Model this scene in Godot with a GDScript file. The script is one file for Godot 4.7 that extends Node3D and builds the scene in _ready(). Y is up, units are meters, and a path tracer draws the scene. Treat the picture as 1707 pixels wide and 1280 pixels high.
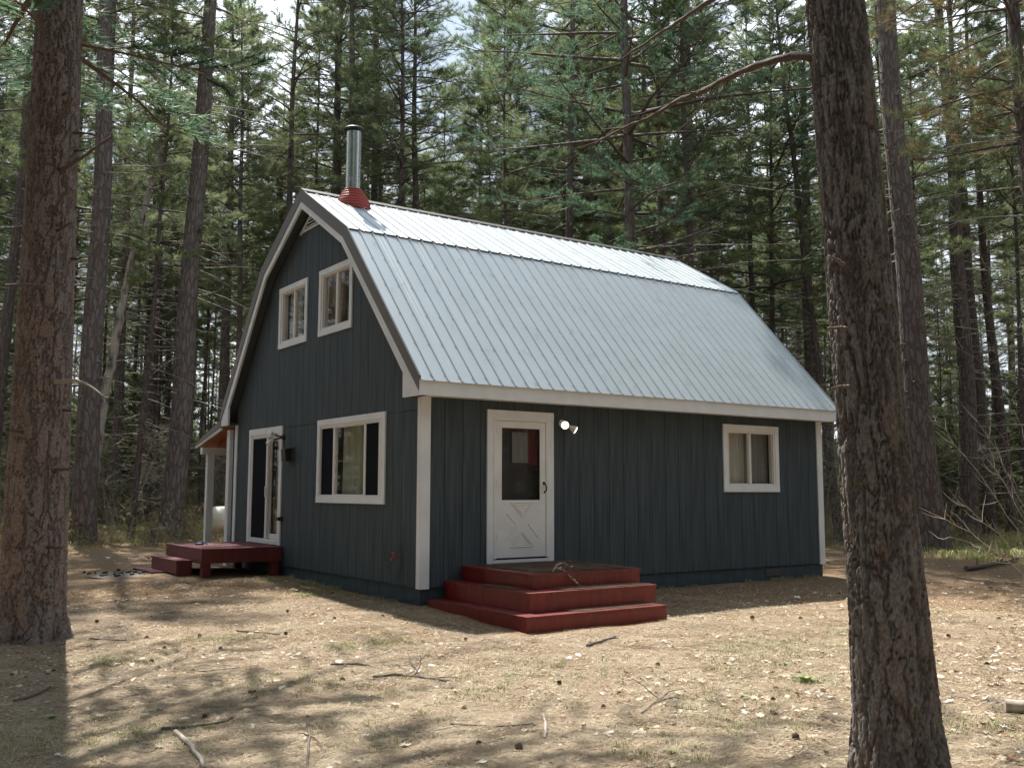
extends Node3D

var rng := RandomNumberGenerator.new()
var M := {}
var used := {}
var hill := FastNoiseLite.new()
var lump := FastNoiseLite.new()
var patch := FastNoiseLite.new()
var cabin: Node3D

# ---------------------------------------------------------------- mesh builder
class MB:
	var v := PackedVector3Array()
	var n := PackedVector3Array()
	var c := PackedColorArray()
	var t := PackedVector2Array()
	var i := PackedInt32Array()
	var col := Color(1, 1, 1)

	func tri(a: Vector3, b: Vector3, d: Vector3) -> void:
		var nn := (b - a).cross(d - a).normalized()
		var k := v.size()
		v.push_back(a); v.push_back(b); v.push_back(d)
		for q in 3:
			n.push_back(nn); c.push_back(col); t.push_back(Vector2.ZERO)
		i.push_back(k); i.push_back(k + 2); i.push_back(k + 1)

	func poly(p: Array, from: Vector3) -> void:
		var mid := Vector3.ZERO
		for q in p:
			mid += q
		mid /= p.size()
		var nn := Vector3.ZERO
		for k in p.size():
			nn += (p[k] - mid).cross(p[(k + 1) % p.size()] - mid)
		if nn.dot(mid - from) < 0.0:
			p = p.duplicate()
			p.reverse()
		for k in range(1, p.size() - 1):
			tri(p[0], p[k], p[k + 1])

	func prism(a: Array, b: Array) -> void:
		var mid := Vector3.ZERO
		for q in a.size():
			mid += a[q] + b[q]
		mid /= 2.0 * a.size()
		poly(a, mid)
		poly(b, mid)
		for k in a.size():
			var l := (k + 1) % a.size()
			poly([a[k], a[l], b[l], b[k]], mid)

	func box(p: Vector3, q: Vector3) -> void:
		prism([Vector3(p.x, p.y, p.z), Vector3(q.x, p.y, p.z), Vector3(q.x, q.y, p.z), Vector3(p.x, q.y, p.z)],
			[Vector3(p.x, p.y, q.z), Vector3(q.x, p.y, q.z), Vector3(q.x, q.y, q.z), Vector3(p.x, q.y, q.z)])

	func tube(p: PackedVector3Array, r: PackedFloat32Array, sides: int, cap := true, vlen := 1.0) -> void:
		var count := p.size()
		var dir := (p[1] - p[0]).normalized()
		var side := dir.cross(Vector3(0.3, 0.1, 0.94) if absf(dir.z) < 0.9 else Vector3.RIGHT).normalized()
		var first := v.size()
		var along := 0.0
		for k in count:
			var d := (p[mini(k + 1, count - 1)] - p[maxi(k - 1, 0)]).normalized()
			side = (side - d * side.dot(d)).normalized()
			var up := d.cross(side)
			if k > 0:
				along += p[k].distance_to(p[k - 1])
			for s in sides + 1:
				var a := TAU * s / sides
				var o := side * cos(a) + up * sin(a)
				v.push_back(p[k] + o * r[k])
				n.push_back(o)
				c.push_back(col)
				t.push_back(Vector2(float(s) / sides, along / vlen))
		for k in count - 1:
			for s in sides:
				var a := first + k * (sides + 1) + s
				var b := a + sides + 1
				i.push_back(a); i.push_back(b); i.push_back(a + 1)
				i.push_back(a + 1); i.push_back(b); i.push_back(b + 1)
		if cap:
			for e in [0, count - 1]:
				var d2: Vector3 = (p[0] - p[1]) if e == 0 else (p[count - 1] - p[count - 2])
				var ring := []
				for s in sides:
					ring.append(v[first + e * (sides + 1) + s])
				if r[e] > 0.004:
					poly(ring, p[e] - d2)

	func lathe(o: Transform3D, prof: Array, sides: int) -> void:  # prof: Vector2(radius, height) from bottom to top
		var first := v.size()
		for k in prof.size():
			var d: Vector2 = prof[mini(k + 1, prof.size() - 1)] - prof[maxi(k - 1, 0)]
			var nn := Vector2(d.y, -d.x).normalized()
			for s in sides + 1:
				var a := TAU * s / sides
				v.push_back(o * Vector3(prof[k].x * cos(a), prof[k].y, prof[k].x * sin(a)))
				n.push_back((o.basis * Vector3(nn.x * cos(a), nn.y, nn.x * sin(a))).normalized())
				c.push_back(col)
				t.push_back(Vector2(float(s) / sides, prof[k].y))
		for k in prof.size() - 1:
			for s in sides:
				var a := first + k * (sides + 1) + s
				var b := a + sides + 1
				i.push_back(a); i.push_back(a + 1); i.push_back(b)
				i.push_back(a + 1); i.push_back(b + 1); i.push_back(b)

	func needle(p: Vector3, d: Vector3, w: Vector3) -> void:
		var k := v.size()
		v.push_back(p - w); v.push_back(p + w); v.push_back(p + d)
		var nn := d.cross(w).normalized()
		for q in 3:
			n.push_back(nn); c.push_back(col); t.push_back(Vector2.ZERO)
		i.push_back(k); i.push_back(k + 1); i.push_back(k + 2)

	func into(am: ArrayMesh, m: Material) -> ArrayMesh:
		if v.is_empty():
			return am
		var a := []
		a.resize(Mesh.ARRAY_MAX)
		a[Mesh.ARRAY_VERTEX] = v
		a[Mesh.ARRAY_NORMAL] = n
		a[Mesh.ARRAY_COLOR] = c
		a[Mesh.ARRAY_TEX_UV] = t
		a[Mesh.ARRAY_INDEX] = i
		am.add_surface_from_arrays(Mesh.PRIMITIVE_TRIANGLES, a)
		am.surface_set_material(am.get_surface_count() - 1, m)
		return am

	func mesh(m: Material) -> ArrayMesh:
		return into(ArrayMesh.new(), m)

# ---------------------------------------------------------------- naming
func numbered(called: String) -> String:
	var k: int = used.get(called, -1) + 1
	used[called] = k
	return called if k == 0 else "%s_%03d" % [called, k]

func tag(o: Node, label: String, category := "", group := "", kind := "") -> void:
	if label: o.set_meta("label", label)
	if category: o.set_meta("category", category)
	if group: o.set_meta("group", group)
	if kind: o.set_meta("kind", kind)

func thing(called: String, label: String, category: String, at := Vector3.ZERO, group := "") -> Node3D:
	var o := Node3D.new()
	o.name = numbered(called)
	add_child(o)
	o.position = at
	tag(o, label, category, group)
	return o

func part(called: String, mesh: Mesh, parent: Node) -> MeshInstance3D:
	var o := MeshInstance3D.new()
	o.name = called
	var k := 0
	while parent.has_node(NodePath(o.name)):
		k += 1
		o.name = "%s_%03d" % [called, k]
	o.mesh = mesh
	parent.add_child(o)
	return o

func fpart(called: String, mesh: Mesh, parent: Node, counter: Dictionary) -> MeshInstance3D:
	var k: int = counter.get(called, -1) + 1
	counter[called] = k
	var o := MeshInstance3D.new()
	o.name = called if k == 0 else "%s_%03d" % [called, k]
	o.mesh = mesh
	parent.add_child(o, true)
	return o

func solo(called: String, mesh: Mesh, label: String, category: String, at := Vector3.ZERO, group := "") -> MeshInstance3D:
	var o := MeshInstance3D.new()
	o.name = numbered(called)
	o.mesh = mesh
	add_child(o)
	o.position = at
	tag(o, label, category, group)
	return o

func many(called: String, mesh: Mesh, xf: Array, colors: Array, label: String, category: String) -> void:
	var mm := MultiMesh.new()
	mm.transform_format = MultiMesh.TRANSFORM_3D
	mm.use_colors = colors.size() > 0
	mm.mesh = mesh
	mm.instance_count = xf.size()
	for k in xf.size():
		mm.set_instance_transform(k, xf[k])
		if colors.size():
			mm.set_instance_color(k, colors[k])
	var o := MultiMeshInstance3D.new()
	o.name = numbered(called)
	o.multimesh = mm
	add_child(o)
	tag(o, label, category, "", "stuff")

# ---------------------------------------------------------------- materials
func lin(r: float, g: float, b: float) -> Color:
	return Color(r, g, b).linear_to_srgb()

func mat(called: String, c: Color, rough := 0.7, metal := 0.0) -> StandardMaterial3D:
	var m := StandardMaterial3D.new()
	m.resource_name = called
	m.albedo_color = c.linear_to_srgb()
	m.roughness = rough
	m.metallic = metal
	M[called] = m
	return m

func vmat(called: String, rough := 0.8) -> StandardMaterial3D:
	var m := mat(called, Color(1, 1, 1), rough)
	m.vertex_color_use_as_albedo = true
	return m

func noise_image(w: int, h: int, seed_: int, f: float, stretch: Vector2, lo: float, hi: float, oct := 4) -> Image:
	var fn := FastNoiseLite.new()
	fn.seed = seed_
	fn.noise_type = FastNoiseLite.TYPE_SIMPLEX_SMOOTH
	fn.frequency = f
	fn.fractal_octaves = oct
	var d := PackedByteArray()
	d.resize(w * h)
	var rx := w / TAU
	for y in h:
		for x in w:
			var a := TAU * x / w
			var px := Vector3(cos(a) * rx * stretch.x, y * stretch.y, sin(a) * rx * stretch.x)
			var q := fn.get_noise_3d(px.x, px.y, px.z)
			var e := float(y) / h
			if e > 0.85:
				q = lerpf(q, fn.get_noise_3d(px.x, px.y - h * stretch.y, px.z), (e - 0.85) / 0.15)
			d[y * w + x] = int(clampf(lerpf(lo, hi, q * 0.5 + 0.5), 0, 1) * 255)
	return Image.create_from_data(w, h, false, Image.FORMAT_L8, d)

func tex(im: Image) -> ImageTexture:
	return ImageTexture.create_from_image(im)

func worn(m: StandardMaterial3D, im: Texture2D, scale: Vector3, relief := 0.0, him: Texture2D = null) -> StandardMaterial3D:
	m.albedo_texture = im
	m.uv1_triplanar = true
	m.uv1_world_triplanar = true
	m.uv1_scale = scale
	if relief > 0.0:
		m.heightmap_enabled = true
		m.heightmap_scale = relief
		m.heightmap_texture = him if him else im
	return m

func bark_images() -> Array:
	var w := 384
	var h := 896
	var cell := FastNoiseLite.new()
	cell.seed = 11
	cell.noise_type = FastNoiseLite.TYPE_CELLULAR
	cell.cellular_return_type = FastNoiseLite.RETURN_DISTANCE2_SUB
	cell.frequency = 1.0
	cell.fractal_type = FastNoiseLite.FRACTAL_NONE
	var val: FastNoiseLite = cell.duplicate()
	val.cellular_return_type = FastNoiseLite.RETURN_CELL_VALUE
	var fine := FastNoiseLite.new()
	fine.seed = 5
	fine.frequency = 0.9
	fine.fractal_octaves = 3
	var col := PackedByteArray()
	col.resize(w * h * 3)
	var hgt := PackedByteArray()
	hgt.resize(w * h)
	for y in h:
		for x in w:
			var a := TAU * x / w
			var p := Vector3(cos(a) * 2.6, y * 0.0085, sin(a) * 2.6)
			var wob := fine.get_noise_3d(p.x, p.y * 1.3, p.z)
			var e := cell.get_noise_3d(p.x + wob * 0.5, p.y, p.z + wob * 0.5) + 1.0
			var cv := val.get_noise_3d(p.x + wob * 0.5, p.y, p.z + wob * 0.5) * 0.5 + 0.5
			var f2 := fine.get_noise_3d(p.x * 5.0, p.y * 4.0, p.z * 5.0)
			var plate := smoothstep(0.02, 0.30, e)
			var q := Color(0.085, 0.066, 0.056).lerp(Color(0.155, 0.130, 0.117).lerp(Color(0.165, 0.112, 0.090), cv * cv), plate) * (1.0 + 0.35 * f2)
			q = q.linear_to_srgb()
			var k := (y * w + x) * 3
			col[k] = int(clampf(q.r, 0, 1) * 255)
			col[k + 1] = int(clampf(q.g, 0, 1) * 255)
			col[k + 2] = int(clampf(q.b, 0, 1) * 255)
			hgt[y * w + x] = int(clampf(plate * 0.75 + f2 * 0.2 + 0.1, 0, 1) * 255)
	return [Image.create_from_data(w, h, false, Image.FORMAT_RGB8, col), Image.create_from_data(w, h, false, Image.FORMAT_L8, hgt)]

func litter_images() -> Array:
	var w := 1024
	var col := PackedByteArray()
	col.resize(w * w * 3)
	var hgt := PackedByteArray()
	hgt.resize(w * w)
	var r := RandomNumberGenerator.new()
	r.seed = 77
	for k in w * w:
		var d := r.randf() * 12.0
		col[k * 3] = int(96 + d)
		col[k * 3 + 1] = int(76 + d)
		col[k * 3 + 2] = int(55 + d)
		hgt[k] = 70
	for s in 24000:
		var x := r.randf() * w
		var y := r.randf() * w
		var a := r.randf() * TAU
		var bend := r.randf_range(-0.012, 0.012)
		var kind := r.randf()
		var q := Color8(132, 102, 72).lerp(Color8(178, 148, 110), r.randf())
		if kind < 0.20:
			q = Color8(78, 55, 38)
		elif kind < 0.34:
			q = Color8(222, 198, 158)
		elif kind < 0.40:
			q = Color8(150, 92, 58)
		var lift := int(80 + 170.0 * s / 24000.0)
		var wide := 1 if s < 15000 or r.randf() < 0.75 else r.randi_range(2, 4)
		for l in r.randi_range(18, 46) / (1 if wide == 1 else 2):
			for ww in wide:
				var k := ((int(y) + ww) & 1023) * w + ((int(x) + (ww / 2)) & 1023)
				col[k * 3] = q.r8
				col[k * 3 + 1] = q.g8
				col[k * 3 + 2] = q.b8
				hgt[k] = lift
			x += cos(a)
			y += sin(a)
			a += bend
	return [Image.create_from_data(w, w, false, Image.FORMAT_RGB8, col), Image.create_from_data(w, w, false, Image.FORMAT_L8, hgt)]

func make_materials() -> void:
	var grain := tex(noise_image(256, 512, 3, 0.05, Vector2(1.0, 0.06), 0.72, 1.12))
	var blotch := tex(noise_image(256, 256, 4, 0.02, Vector2(1, 1), 0.72, 1.1))
	var soft := tex(noise_image(256, 256, 9, 0.012, Vector2(1, 1), 0.93, 1.03))
	worn(mat("siding", Color(0.0680, 0.0870, 0.0980), 0.6), grain, Vector3(1.1, 0.5, 1.1), 0.10).metallic_specular = 0.3
	worn(mat("foundation", Color(0.040, 0.062, 0.078), 0.75), blotch, Vector3(0.9, 0.9, 0.9), 0.25)
	worn(mat("white", Color(0.76, 0.78, 0.80), 0.5), soft, Vector3(0.7, 0.7, 0.7))
	worn(mat("door_white", Color(0.76, 0.76, 0.74), 0.45), soft, Vector3(0.8, 0.8, 0.8))
	worn(mat("roof", Color(0.405, 0.445, 0.455), 0.42, 0.45), soft, Vector3(0.35, 0.35, 0.35))
	mat("trim", Color(0.125, 0.112, 0.102), 0.45, 0.2)
	mat("flashing", Color(0.028, 0.023, 0.022), 0.7)
	mat("black", Color(0.012, 0.012, 0.013), 0.45)
	mat("seal", Color(0.006, 0.006, 0.006), 0.9)
	worn(mat("red", Color(0.215, 0.020, 0.017), 0.36), grain, Vector3(0.8, 0.8, 0.8), 0.08)
	worn(mat("red_tread", Color(0.20, 0.026, 0.022), 0.42), tex(noise_image(256, 256, 17, 0.05, Vector2(1, 0.25), 0.45, 1.35)), Vector3(0.9, 0.9, 0.9), 0.15)
	worn(mat("deck_red", Color(0.15, 0.022, 0.024), 0.55), grain, Vector3(0.8, 0.8, 0.8), 0.08)
	worn(mat("cedar", Color(0.42, 0.17, 0.07), 0.6), grain, Vector3(1, 1, 1), 0.08)
	mat("boot", Color(0.36, 0.05, 0.035), 0.55)
	mat("steel", Color(0.62, 0.63, 0.65), 0.24, 1.0)
	mat("interior", Color(0.10, 0.085, 0.07), 0.9)
	mat("curtain", Color(0.30, 0.31, 0.22), 0.9)
	mat("sheer", Color(0.42, 0.40, 0.35), 0.9)
	mat("dark_cloth", Color(0.035, 0.04, 0.042), 0.9)
	mat("grey_cloth", Color(0.17, 0.165, 0.15), 0.9)
	mat("inner", Color(0.02, 0.014, 0.014), 0.7)
	mat("red_cloth", Color(0.10, 0.006, 0.010), 0.9)
	mat("screen", Color(0.007, 0.009, 0.012), 0.8).metallic_specular = 0.2
	mat("brown_cloth", Color(0.20, 0.10, 0.06), 0.9)
	mat("vinyl", Color(0.70, 0.69, 0.66), 0.4)
	var g := mat("glass", Color(0.06, 0.08, 0.08), 0.02)
	g.transparency = BaseMaterial3D.TRANSPARENCY_ALPHA
	g.albedo_color.a = 0.06
	g.metallic_specular = 0.36
	var lampm := mat("lamp_glow", Color(1, 0.95, 0.85), 0.3)
	lampm.emission_enabled = true
	lampm.emission = Color(1, 0.93, 0.8)
	lampm.emission_energy_multiplier = 1.5
	worn(mat("tank", Color(0.66, 0.60, 0.47), 0.5), blotch, Vector3(0.6, 0.6, 0.6))
	mat("charcoal", Color(0.02, 0.02, 0.02), 0.9)
	mat("ash", Color(0.16, 0.135, 0.11), 0.95)
	mat("blue_plastic", Color(0.02, 0.04, 0.20), 0.4)
	mat("brass", Color(0.35, 0.10, 0.07), 0.5)
	mat("wire", Color(0.05, 0.045, 0.04), 0.6)
	var b := bark_images()
	var bm := vmat("bark", 0.9)
	bm.albedo_texture = tex(b[0])
	bm.heightmap_enabled = true
	bm.heightmap_texture = tex(b[1])
	bm.heightmap_scale = 2.5
	var hb := vmat("hero_bark", 0.85)
	worn(hb, tex(noise_image(256, 256, 21, 0.09, Vector2(1, 0.45), 0.55, 1.25)), Vector3(2.6, 2.6, 2.6), 0.9)
	vmat("deadwood", 0.85)
	var nm := vmat("needles", 0.55)
	nm.backlight_enabled = true
	nm.backlight = Color(1, 1, 1)
	var lm := vmat("leaf", 0.7)
	lm.backlight_enabled = true
	lm.backlight = Color(0.35, 0.35, 0.35)
	vmat("plain", 0.85)
	var li := litter_images()
	var gm := vmat("litter", 0.95)
	worn(gm, tex(li[0]), Vector3(0.36, 0.36, 0.36), 1.8, tex(li[1]))
	worn(mat("pale_wood", Color(0.45, 0.39, 0.32), 0.8), grain, Vector3(2, 2, 2), 0.1)
	worn(mat("dark_wood", Color(0.13, 0.10, 0.08), 0.85), grain, Vector3(3, 3, 3), 0.2)

# ---------------------------------------------------------------- ground
func gh(x: float, z: float) -> float:
	var y := 0.09 * (1.0 - smoothstep(0.0, 2.4, z))
	y *= smoothstep(-4.0, -0.3, x)
	y += 0.15 * exp(-Vector2(x + 1.9, (z + 6.3) * 0.9).length_squared() / 7.0)
	var far := maxf(0.0, Vector2(x - 1.0, z - 1.0).length() - 15.0)
	y += lump.get_noise_2d(x, z) * 0.022
	y += hill.get_noise_2d(x, z) * minf(far * 0.035, 0.45)
	return y

func at(x: float, z: float, up := 0.0) -> Vector3:
	return Vector3(x, gh(x, z) + up, z)

func make_ground() -> void:
	var xs := PackedFloat32Array()
	var zs := PackedFloat32Array()
	for s in 2:
		var q := PackedFloat32Array()
		var lo := -10.0 if s == 0 else -12.0
		var hi := 14.0 if s == 0 else 12.5
		var step := 0.22
		var a := lo
		var left := []
		while a > -260.0:
			step *= 1.16
			a -= step
			left.append(a)
		left.reverse()
		for l in left:
			q.append(l)
		a = lo
		while a < hi:
			q.append(a)
			a += 0.22
		step = 0.22
		while a < 260.0:
			q.append(a)
			step *= 1.16
			a += step
		if s == 0: xs = q
		else: zs = q
	var mb := MB.new()
	for z in zs:
		for x in xs:
			mb.v.push_back(Vector3(x, gh(x, z), z))
			var e := 0.15
			mb.n.push_back(Vector3(gh(x - e, z) - gh(x + e, z), 2.0 * e, gh(x, z - e) - gh(x, z + e)).normalized())
			var q := patch.get_noise_2d(x, z)
			var q2 := patch.get_noise_2d(x * 3.1 + 50.0, z * 3.1)
			var tint := Color(1.76, 1.66, 1.20).lerp(Color(1.22, 1.22, 0.80), smoothstep(-0.2, 0.5, q))
			tint = tint.lerp(Color(1.25, 1.48, 0.92), 0.95 * smoothstep(0.05, 0.4, q2) * smoothstep(-0.3, 0.4, q))
			var wild := smoothstep(13.0, 22.0, Vector2(x - 2.0, z - 1.0).length())
			tint = tint.lerp(Color(0.86, 0.90, 0.55) * (0.9 + 0.5 * q2), wild * 0.7)
			mb.c.push_back(tint)
			mb.t.push_back(Vector2(x, z))
	var w := xs.size()
	for r in zs.size() - 1:
		for k in w - 1:
			var a := r * w + k
			mb.i.append_array(PackedInt32Array([a, a + 1, a + w, a + 1, a + w + 1, a + w]))
	var o := MeshInstance3D.new()
	o.name = "ground"
	o.mesh = mb.mesh(M.litter)
	add_child(o)
	tag(o, "tan forest floor of pine needles with green patches", "ground", "", "structure")

func make_litter() -> void:
	# pale oak leaves
	for variant in 3:
		var mb := MB.new()
		var outline := []
		var lobes := [0.30, 0.18, 0.46, 0.24, 0.50, 0.26, 0.42, 0.16, 0.2]
		for k in lobes.size():
			var y := -0.5 + k / 8.0
			outline.append(Vector2(lobes[k] * (0.75 + 0.3 * rng.randf()), y))
		for side in [-1.0, 1.0]:
			for k in outline.size() - 1:
				var p: Vector2 = outline[k]
				var q: Vector2 = outline[k + 1]
				var curl: float = [0.9, 0.35, 1.3][variant]
				var m0 := Vector3(0, 0.25 * p.y * p.y, p.y)
				var m1 := Vector3(0, 0.25 * q.y * q.y, q.y)
				var e0 := Vector3(side * p.x, m0.y + curl * p.x * p.x + 0.05 * sin(p.y * 9.0 + variant), p.y)
				var e1 := Vector3(side * q.x, m1.y + curl * q.x * q.x + 0.05 * sin(q.y * 9.0 + variant), q.y)
				if side > 0:
					mb.tri(m0, m1, e1); mb.tri(m0, e1, e0)
				else:
					mb.tri(m0, e1, m1); mb.tri(m0, e0, e1)
		var xf := []
		var cs := []
		var want := 3800
		var tries := 0
		while xf.size() < want and tries < 200000:
			tries += 1
			var far := rng.randf() < 0.28
			var x := rng.randf_range(-9.0, 12.0) if not far else rng.randf_range(-10.0, 24.0)
			var z := rng.randf_range(1.5, 9.5) if not far else rng.randf_range(-26.0, 3.0)
			if x > -0.4 and x < 9.2 and z < 1.0 and z > -10.0:
				continue
			if x > -0.35 and x < 2.2 and z < 2.9:
				continue
			if x > -1.9 and x < 0.0 and z > -7.6 and z < -4.8:
				continue
			var dens := 0.03 + 0.45 * smoothstep(0.05, 0.35, patch.get_noise_2d(x * 4.0 + 9.0, z * 4.0))
			dens += 0.95 * smoothstep(4.2, 6.6, z) * smoothstep(-3.0, -0.4, x) * smoothstep(-0.45, 0.15, patch.get_noise_2d(x * 3.0, z * 3.0 + 40.0))
			dens += 0.7 * exp(-(Vector2(x + 4.1, z - 1.6).length_squared()) / 1.2)
			if far:
				dens = 0.5 * smoothstep(-0.1, 0.4, patch.get_noise_2d(x * 1.3, z * 1.3 + 30.0))
			if rng.randf() > dens:
				continue
			var s := (0.016 + 0.075 * rng.randf() * rng.randf()) * (1.0 if not far else 1.5)
			var bs := Basis.from_euler(Vector3(rng.randf_range(-0.35, 0.35), rng.randf() * TAU, rng.randf_range(-0.35, 0.35)))
			if rng.randf() < 0.35:
				bs = bs * Basis(Vector3.FORWARD, PI)
			xf.append(Transform3D(bs.scaled(Vector3.ONE * s), at(x, z, 0.012 + 0.18 * s)))
			var k := rng.randf()
			var q := Color(0.56, 0.47, 0.34).lerp(Color(0.42, 0.33, 0.22), rng.randf())
			if k < 0.25: q = Color(0.27, 0.15, 0.08)
			elif k < 0.42: q = Color(0.68, 0.63, 0.55)
			cs.append(q)
		many("leaf_litter", mb.mesh(M.leaf), xf, cs, ["curled pale dead oak leaves scattered over the needle floor", "flat tan dead oak leaves scattered over the needle floor", "folded dead oak leaves scattered over the needle floor"][variant], "dead leaves")
	# crumbs of leaf and straw
	var kb := MB.new()
	kb.tri(Vector3(-0.5, 0.0, -0.2), Vector3(-0.1, 0.16, 0.25), Vector3(0.05, 0.05, -0.28))
	kb.tri(Vector3(-0.1, 0.16, 0.25), Vector3(0.5, 0.02, 0.1), Vector3(0.05, 0.05, -0.28))
	var xk := []
	var ck := []
	while xk.size() < 60000:
		var depth := 4.6 + 13.0 * pow(rng.randf(), 1.25)
		var ang := 0.607 + rng.randf_range(-0.56, 0.56)
		var x := -6.79 + sin(ang) * depth
		var z := 11.99 - cos(ang) * depth
		if (x > -0.1 and z < 0.1) or (x > -0.3 and x < 2.3 and z < 2.7):
			continue
		if rng.randf() > 0.35 + 0.9 * smoothstep(-0.3, 0.4, patch.get_noise_2d(x * 2.4 + 3.0, z * 2.4)):
			continue
		var s := 0.012 + 0.050 * rng.randf() * rng.randf() * rng.randf()
		xk.append(Transform3D(Basis.from_euler(Vector3(rng.randfn() * 0.3, rng.randf() * TAU, rng.randfn() * 0.3)).scaled(Vector3(s * rng.randf_range(1.0, 2.6), s, s)), at(x, z, 0.008)))
		var k := rng.randf()
		ck.append(Color(0.66, 0.53, 0.35).lerp(Color(0.46, 0.33, 0.20), rng.randf()) if k < 0.44 else Color(0.10, 0.06, 0.035) if k < 0.78 else Color(0.74, 0.67, 0.54))
	many("leaf_crumbs", kb.mesh(M.leaf), xk, ck, "straw coloured crumbs of dead leaf strewn over the ground", "leaf crumbs")
	# fallen needles
	var nb := MB.new()
	for k in 46:
		var a := rng.randf() * TAU
		var p := Vector3(rng.randfn() * 0.09, rng.randf_range(0.003, 0.02), rng.randfn() * 0.09)
		var d := Vector3(cos(a), rng.randf_range(-0.12, 0.16), sin(a)) * rng.randf_range(0.07, 0.14)
		nb.col = Color(1, 1, 1) * rng.randf_range(0.6, 1.3)
		nb.needle(p, d, Vector3(-sin(a), 0, cos(a)) * 0.0016)
	var xf2 := []
	var cs2 := []
	while xf2.size() < 15000:
		var depth := 4.5 + 11.0 * pow(rng.randf(), 1.4)
		var ang := 0.607 + rng.randf_range(-0.56, 0.56)
		var x := -6.79 + sin(ang) * depth
		var z := 11.99 - cos(ang) * depth
		if (x > -0.1 and z < 0.1) or (x > -0.3 and x < 2.2 and z < 2.7):
			continue
		xf2.append(Transform3D(Basis(Vector3.UP, rng.randf() * TAU).scaled(Vector3.ONE * rng.randf_range(0.8, 1.3)), at(x, z, 0.0)))
		cs2.append(Color(0.54, 0.45, 0.31).lerp(Color(0.28, 0.19, 0.115), rng.randf()))
	many("needle_litter", nb.mesh(M.plain), xf2, cs2, "fallen brown pine needles covering the ground", "pine needles")
	# grass
	var gb := MB.new()
	for k in 16:
		var a := rng.randf() * TAU
		var lean := rng.randf_range(0.1, 0.75)
		var hgt := rng.randf_range(0.5, 1.0)
		var p := Vector3(rng.randfn() * 0.30, 0, rng.randfn() * 0.30)
		var w := Vector3(-sin(a), 0, cos(a)) * 0.026
		var m := p + Vector3(cos(a) * lean * 0.35, 0.6, sin(a) * lean * 0.35) * hgt
		var e := p + Vector3(cos(a) * lean, 0.95, sin(a) * lean) * hgt
		gb.col = Color(1, 1, 1) * rng.randf_range(0.7, 1.2)
		gb.tri(p - w, p + w, m + w * 0.7); gb.tri(p - w, m + w * 0.7, m - w * 0.7); gb.tri(m - w * 0.7, m + w * 0.7, e)
	var xf3 := []
	var cs3 := []
	var spots := [Vector3(2.0, 4.7, 0.9), Vector3(1.4, 4.8, 0.6), Vector3(0.6, 5.3, 0.7), Vector3(-1.6, 2.1, 0.35), Vector3(-3.6, 5.8, 0.5), Vector3(-4.9, 4.9, 0.6), Vector3(-5.4, 4.6, 0.6), Vector3(-2.2, 2.2, 0.3), Vector3(-0.6, 6.3, 0.6), Vector3(0.4, 6.2, 0.25), Vector3(-2.3, 7.2, 0.4), Vector3(-1.2, 7.0, 0.5), Vector3(0.1, 7.9, 0.5), Vector3(-4.4, 1.7, 0.5), Vector3(-3.4, 3.6, 0.6), Vector3(-1.2, 4.4, 1.0), Vector3(3.4, 4.6, 0.8), Vector3(-0.7, -2.0, 0.5), Vector3(-0.4, -4.2, 0.4), Vector3(-3.0, 1.0, 0.5), Vector3(-2.4, 4.9, 0.8)]
	for q in spots:
		for k in int(34 + q.z * 110):
			var x: float = q.x + rng.randfn() * q.z * 0.55
			var z: float = q.y + rng.randfn() * q.z * 0.55
			if x > -0.33 and x < 2.2 and z < 2.9:
				continue
			var s := rng.randf_range(0.03, 0.07)
			xf3.append(Transform3D(Basis(Vector3.UP, rng.randf() * TAU).scaled(Vector3(s * 1.4, s, s * 1.4)), at(x, z, -0.003)))
			cs3.append(Color(0.34, 0.37, 0.14).lerp(Color(0.25, 0.33, 0.12) if rng.randf() < 0.4 else Color(0.46, 0.38, 0.20), rng.randf()))
	for k in 420:
		var x := rng.randf_range(2.6, 8.9) if k % 2 == 0 else -0.04 - 0.28 * rng.randf() * rng.randf()
		var z := 0.03 + 0.3 * rng.randf() * rng.randf() if k % 2 == 0 else rng.randf_range(-4.6, -0.1)
		if patch.get_noise_2d(x * 4.0, z * 4.0 + 11.0) < 0.0:
			continue
		var s := rng.randf_range(0.03, 0.09)
		xf3.append(Transform3D(Basis(Vector3.UP, rng.randf() * TAU).scaled(Vector3(s * 1.3, s, s * 1.3)), at(x, z, -0.003)))
		cs3.append(Color(0.30, 0.33, 0.13).lerp(Color(0.38, 0.30, 0.16), rng.randf()))
	for k in 900:
		var x := rng.randf_range(15.0, 33.0)
		var z := -0.3 * (x - 15.0) - 1.2 + rng.randfn() * 1.1
		var s := rng.randf_range(0.10, 0.24)
		xf3.append(Transform3D(Basis(Vector3.UP, rng.randf() * TAU).scaled(Vector3(s * 1.5, s, s * 1.5)), at(x, z, -0.01)))
		cs3.append(Color(0.36, 0.42, 0.13).lerp(Color(0.44, 0.40, 0.18), rng.randf()))
	var n_far := 0
	while n_far < 3600:
		var x := rng.randf_range(-12.0, 44.0)
		var z := rng.randf_range(-46.0, 3.0)
		if Vector2(x - 2.0, z + 1.0).length() < 13.5 or patch.get_noise_2d(x * 0.9 + 17.0, z * 0.9) < 0.02:
			continue
		n_far += 1
		var s := rng.randf_range(0.10, 0.26)
		xf3.append(Transform3D(Basis(Vector3.UP, rng.randf() * TAU).scaled(Vector3(s * 1.5, s, s * 1.5)), at(x, z, -0.01)))
		cs3.append(Color(0.32, 0.35, 0.11).lerp(Color(0.42, 0.35, 0.18), rng.randf()))
	many("grass", gb.mesh(M.leaf), xf3, cs3, "thin yellow green grass sprouting through the needle litter", "grass")
	# twig crumbs
	var tb := MB.new()
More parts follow.
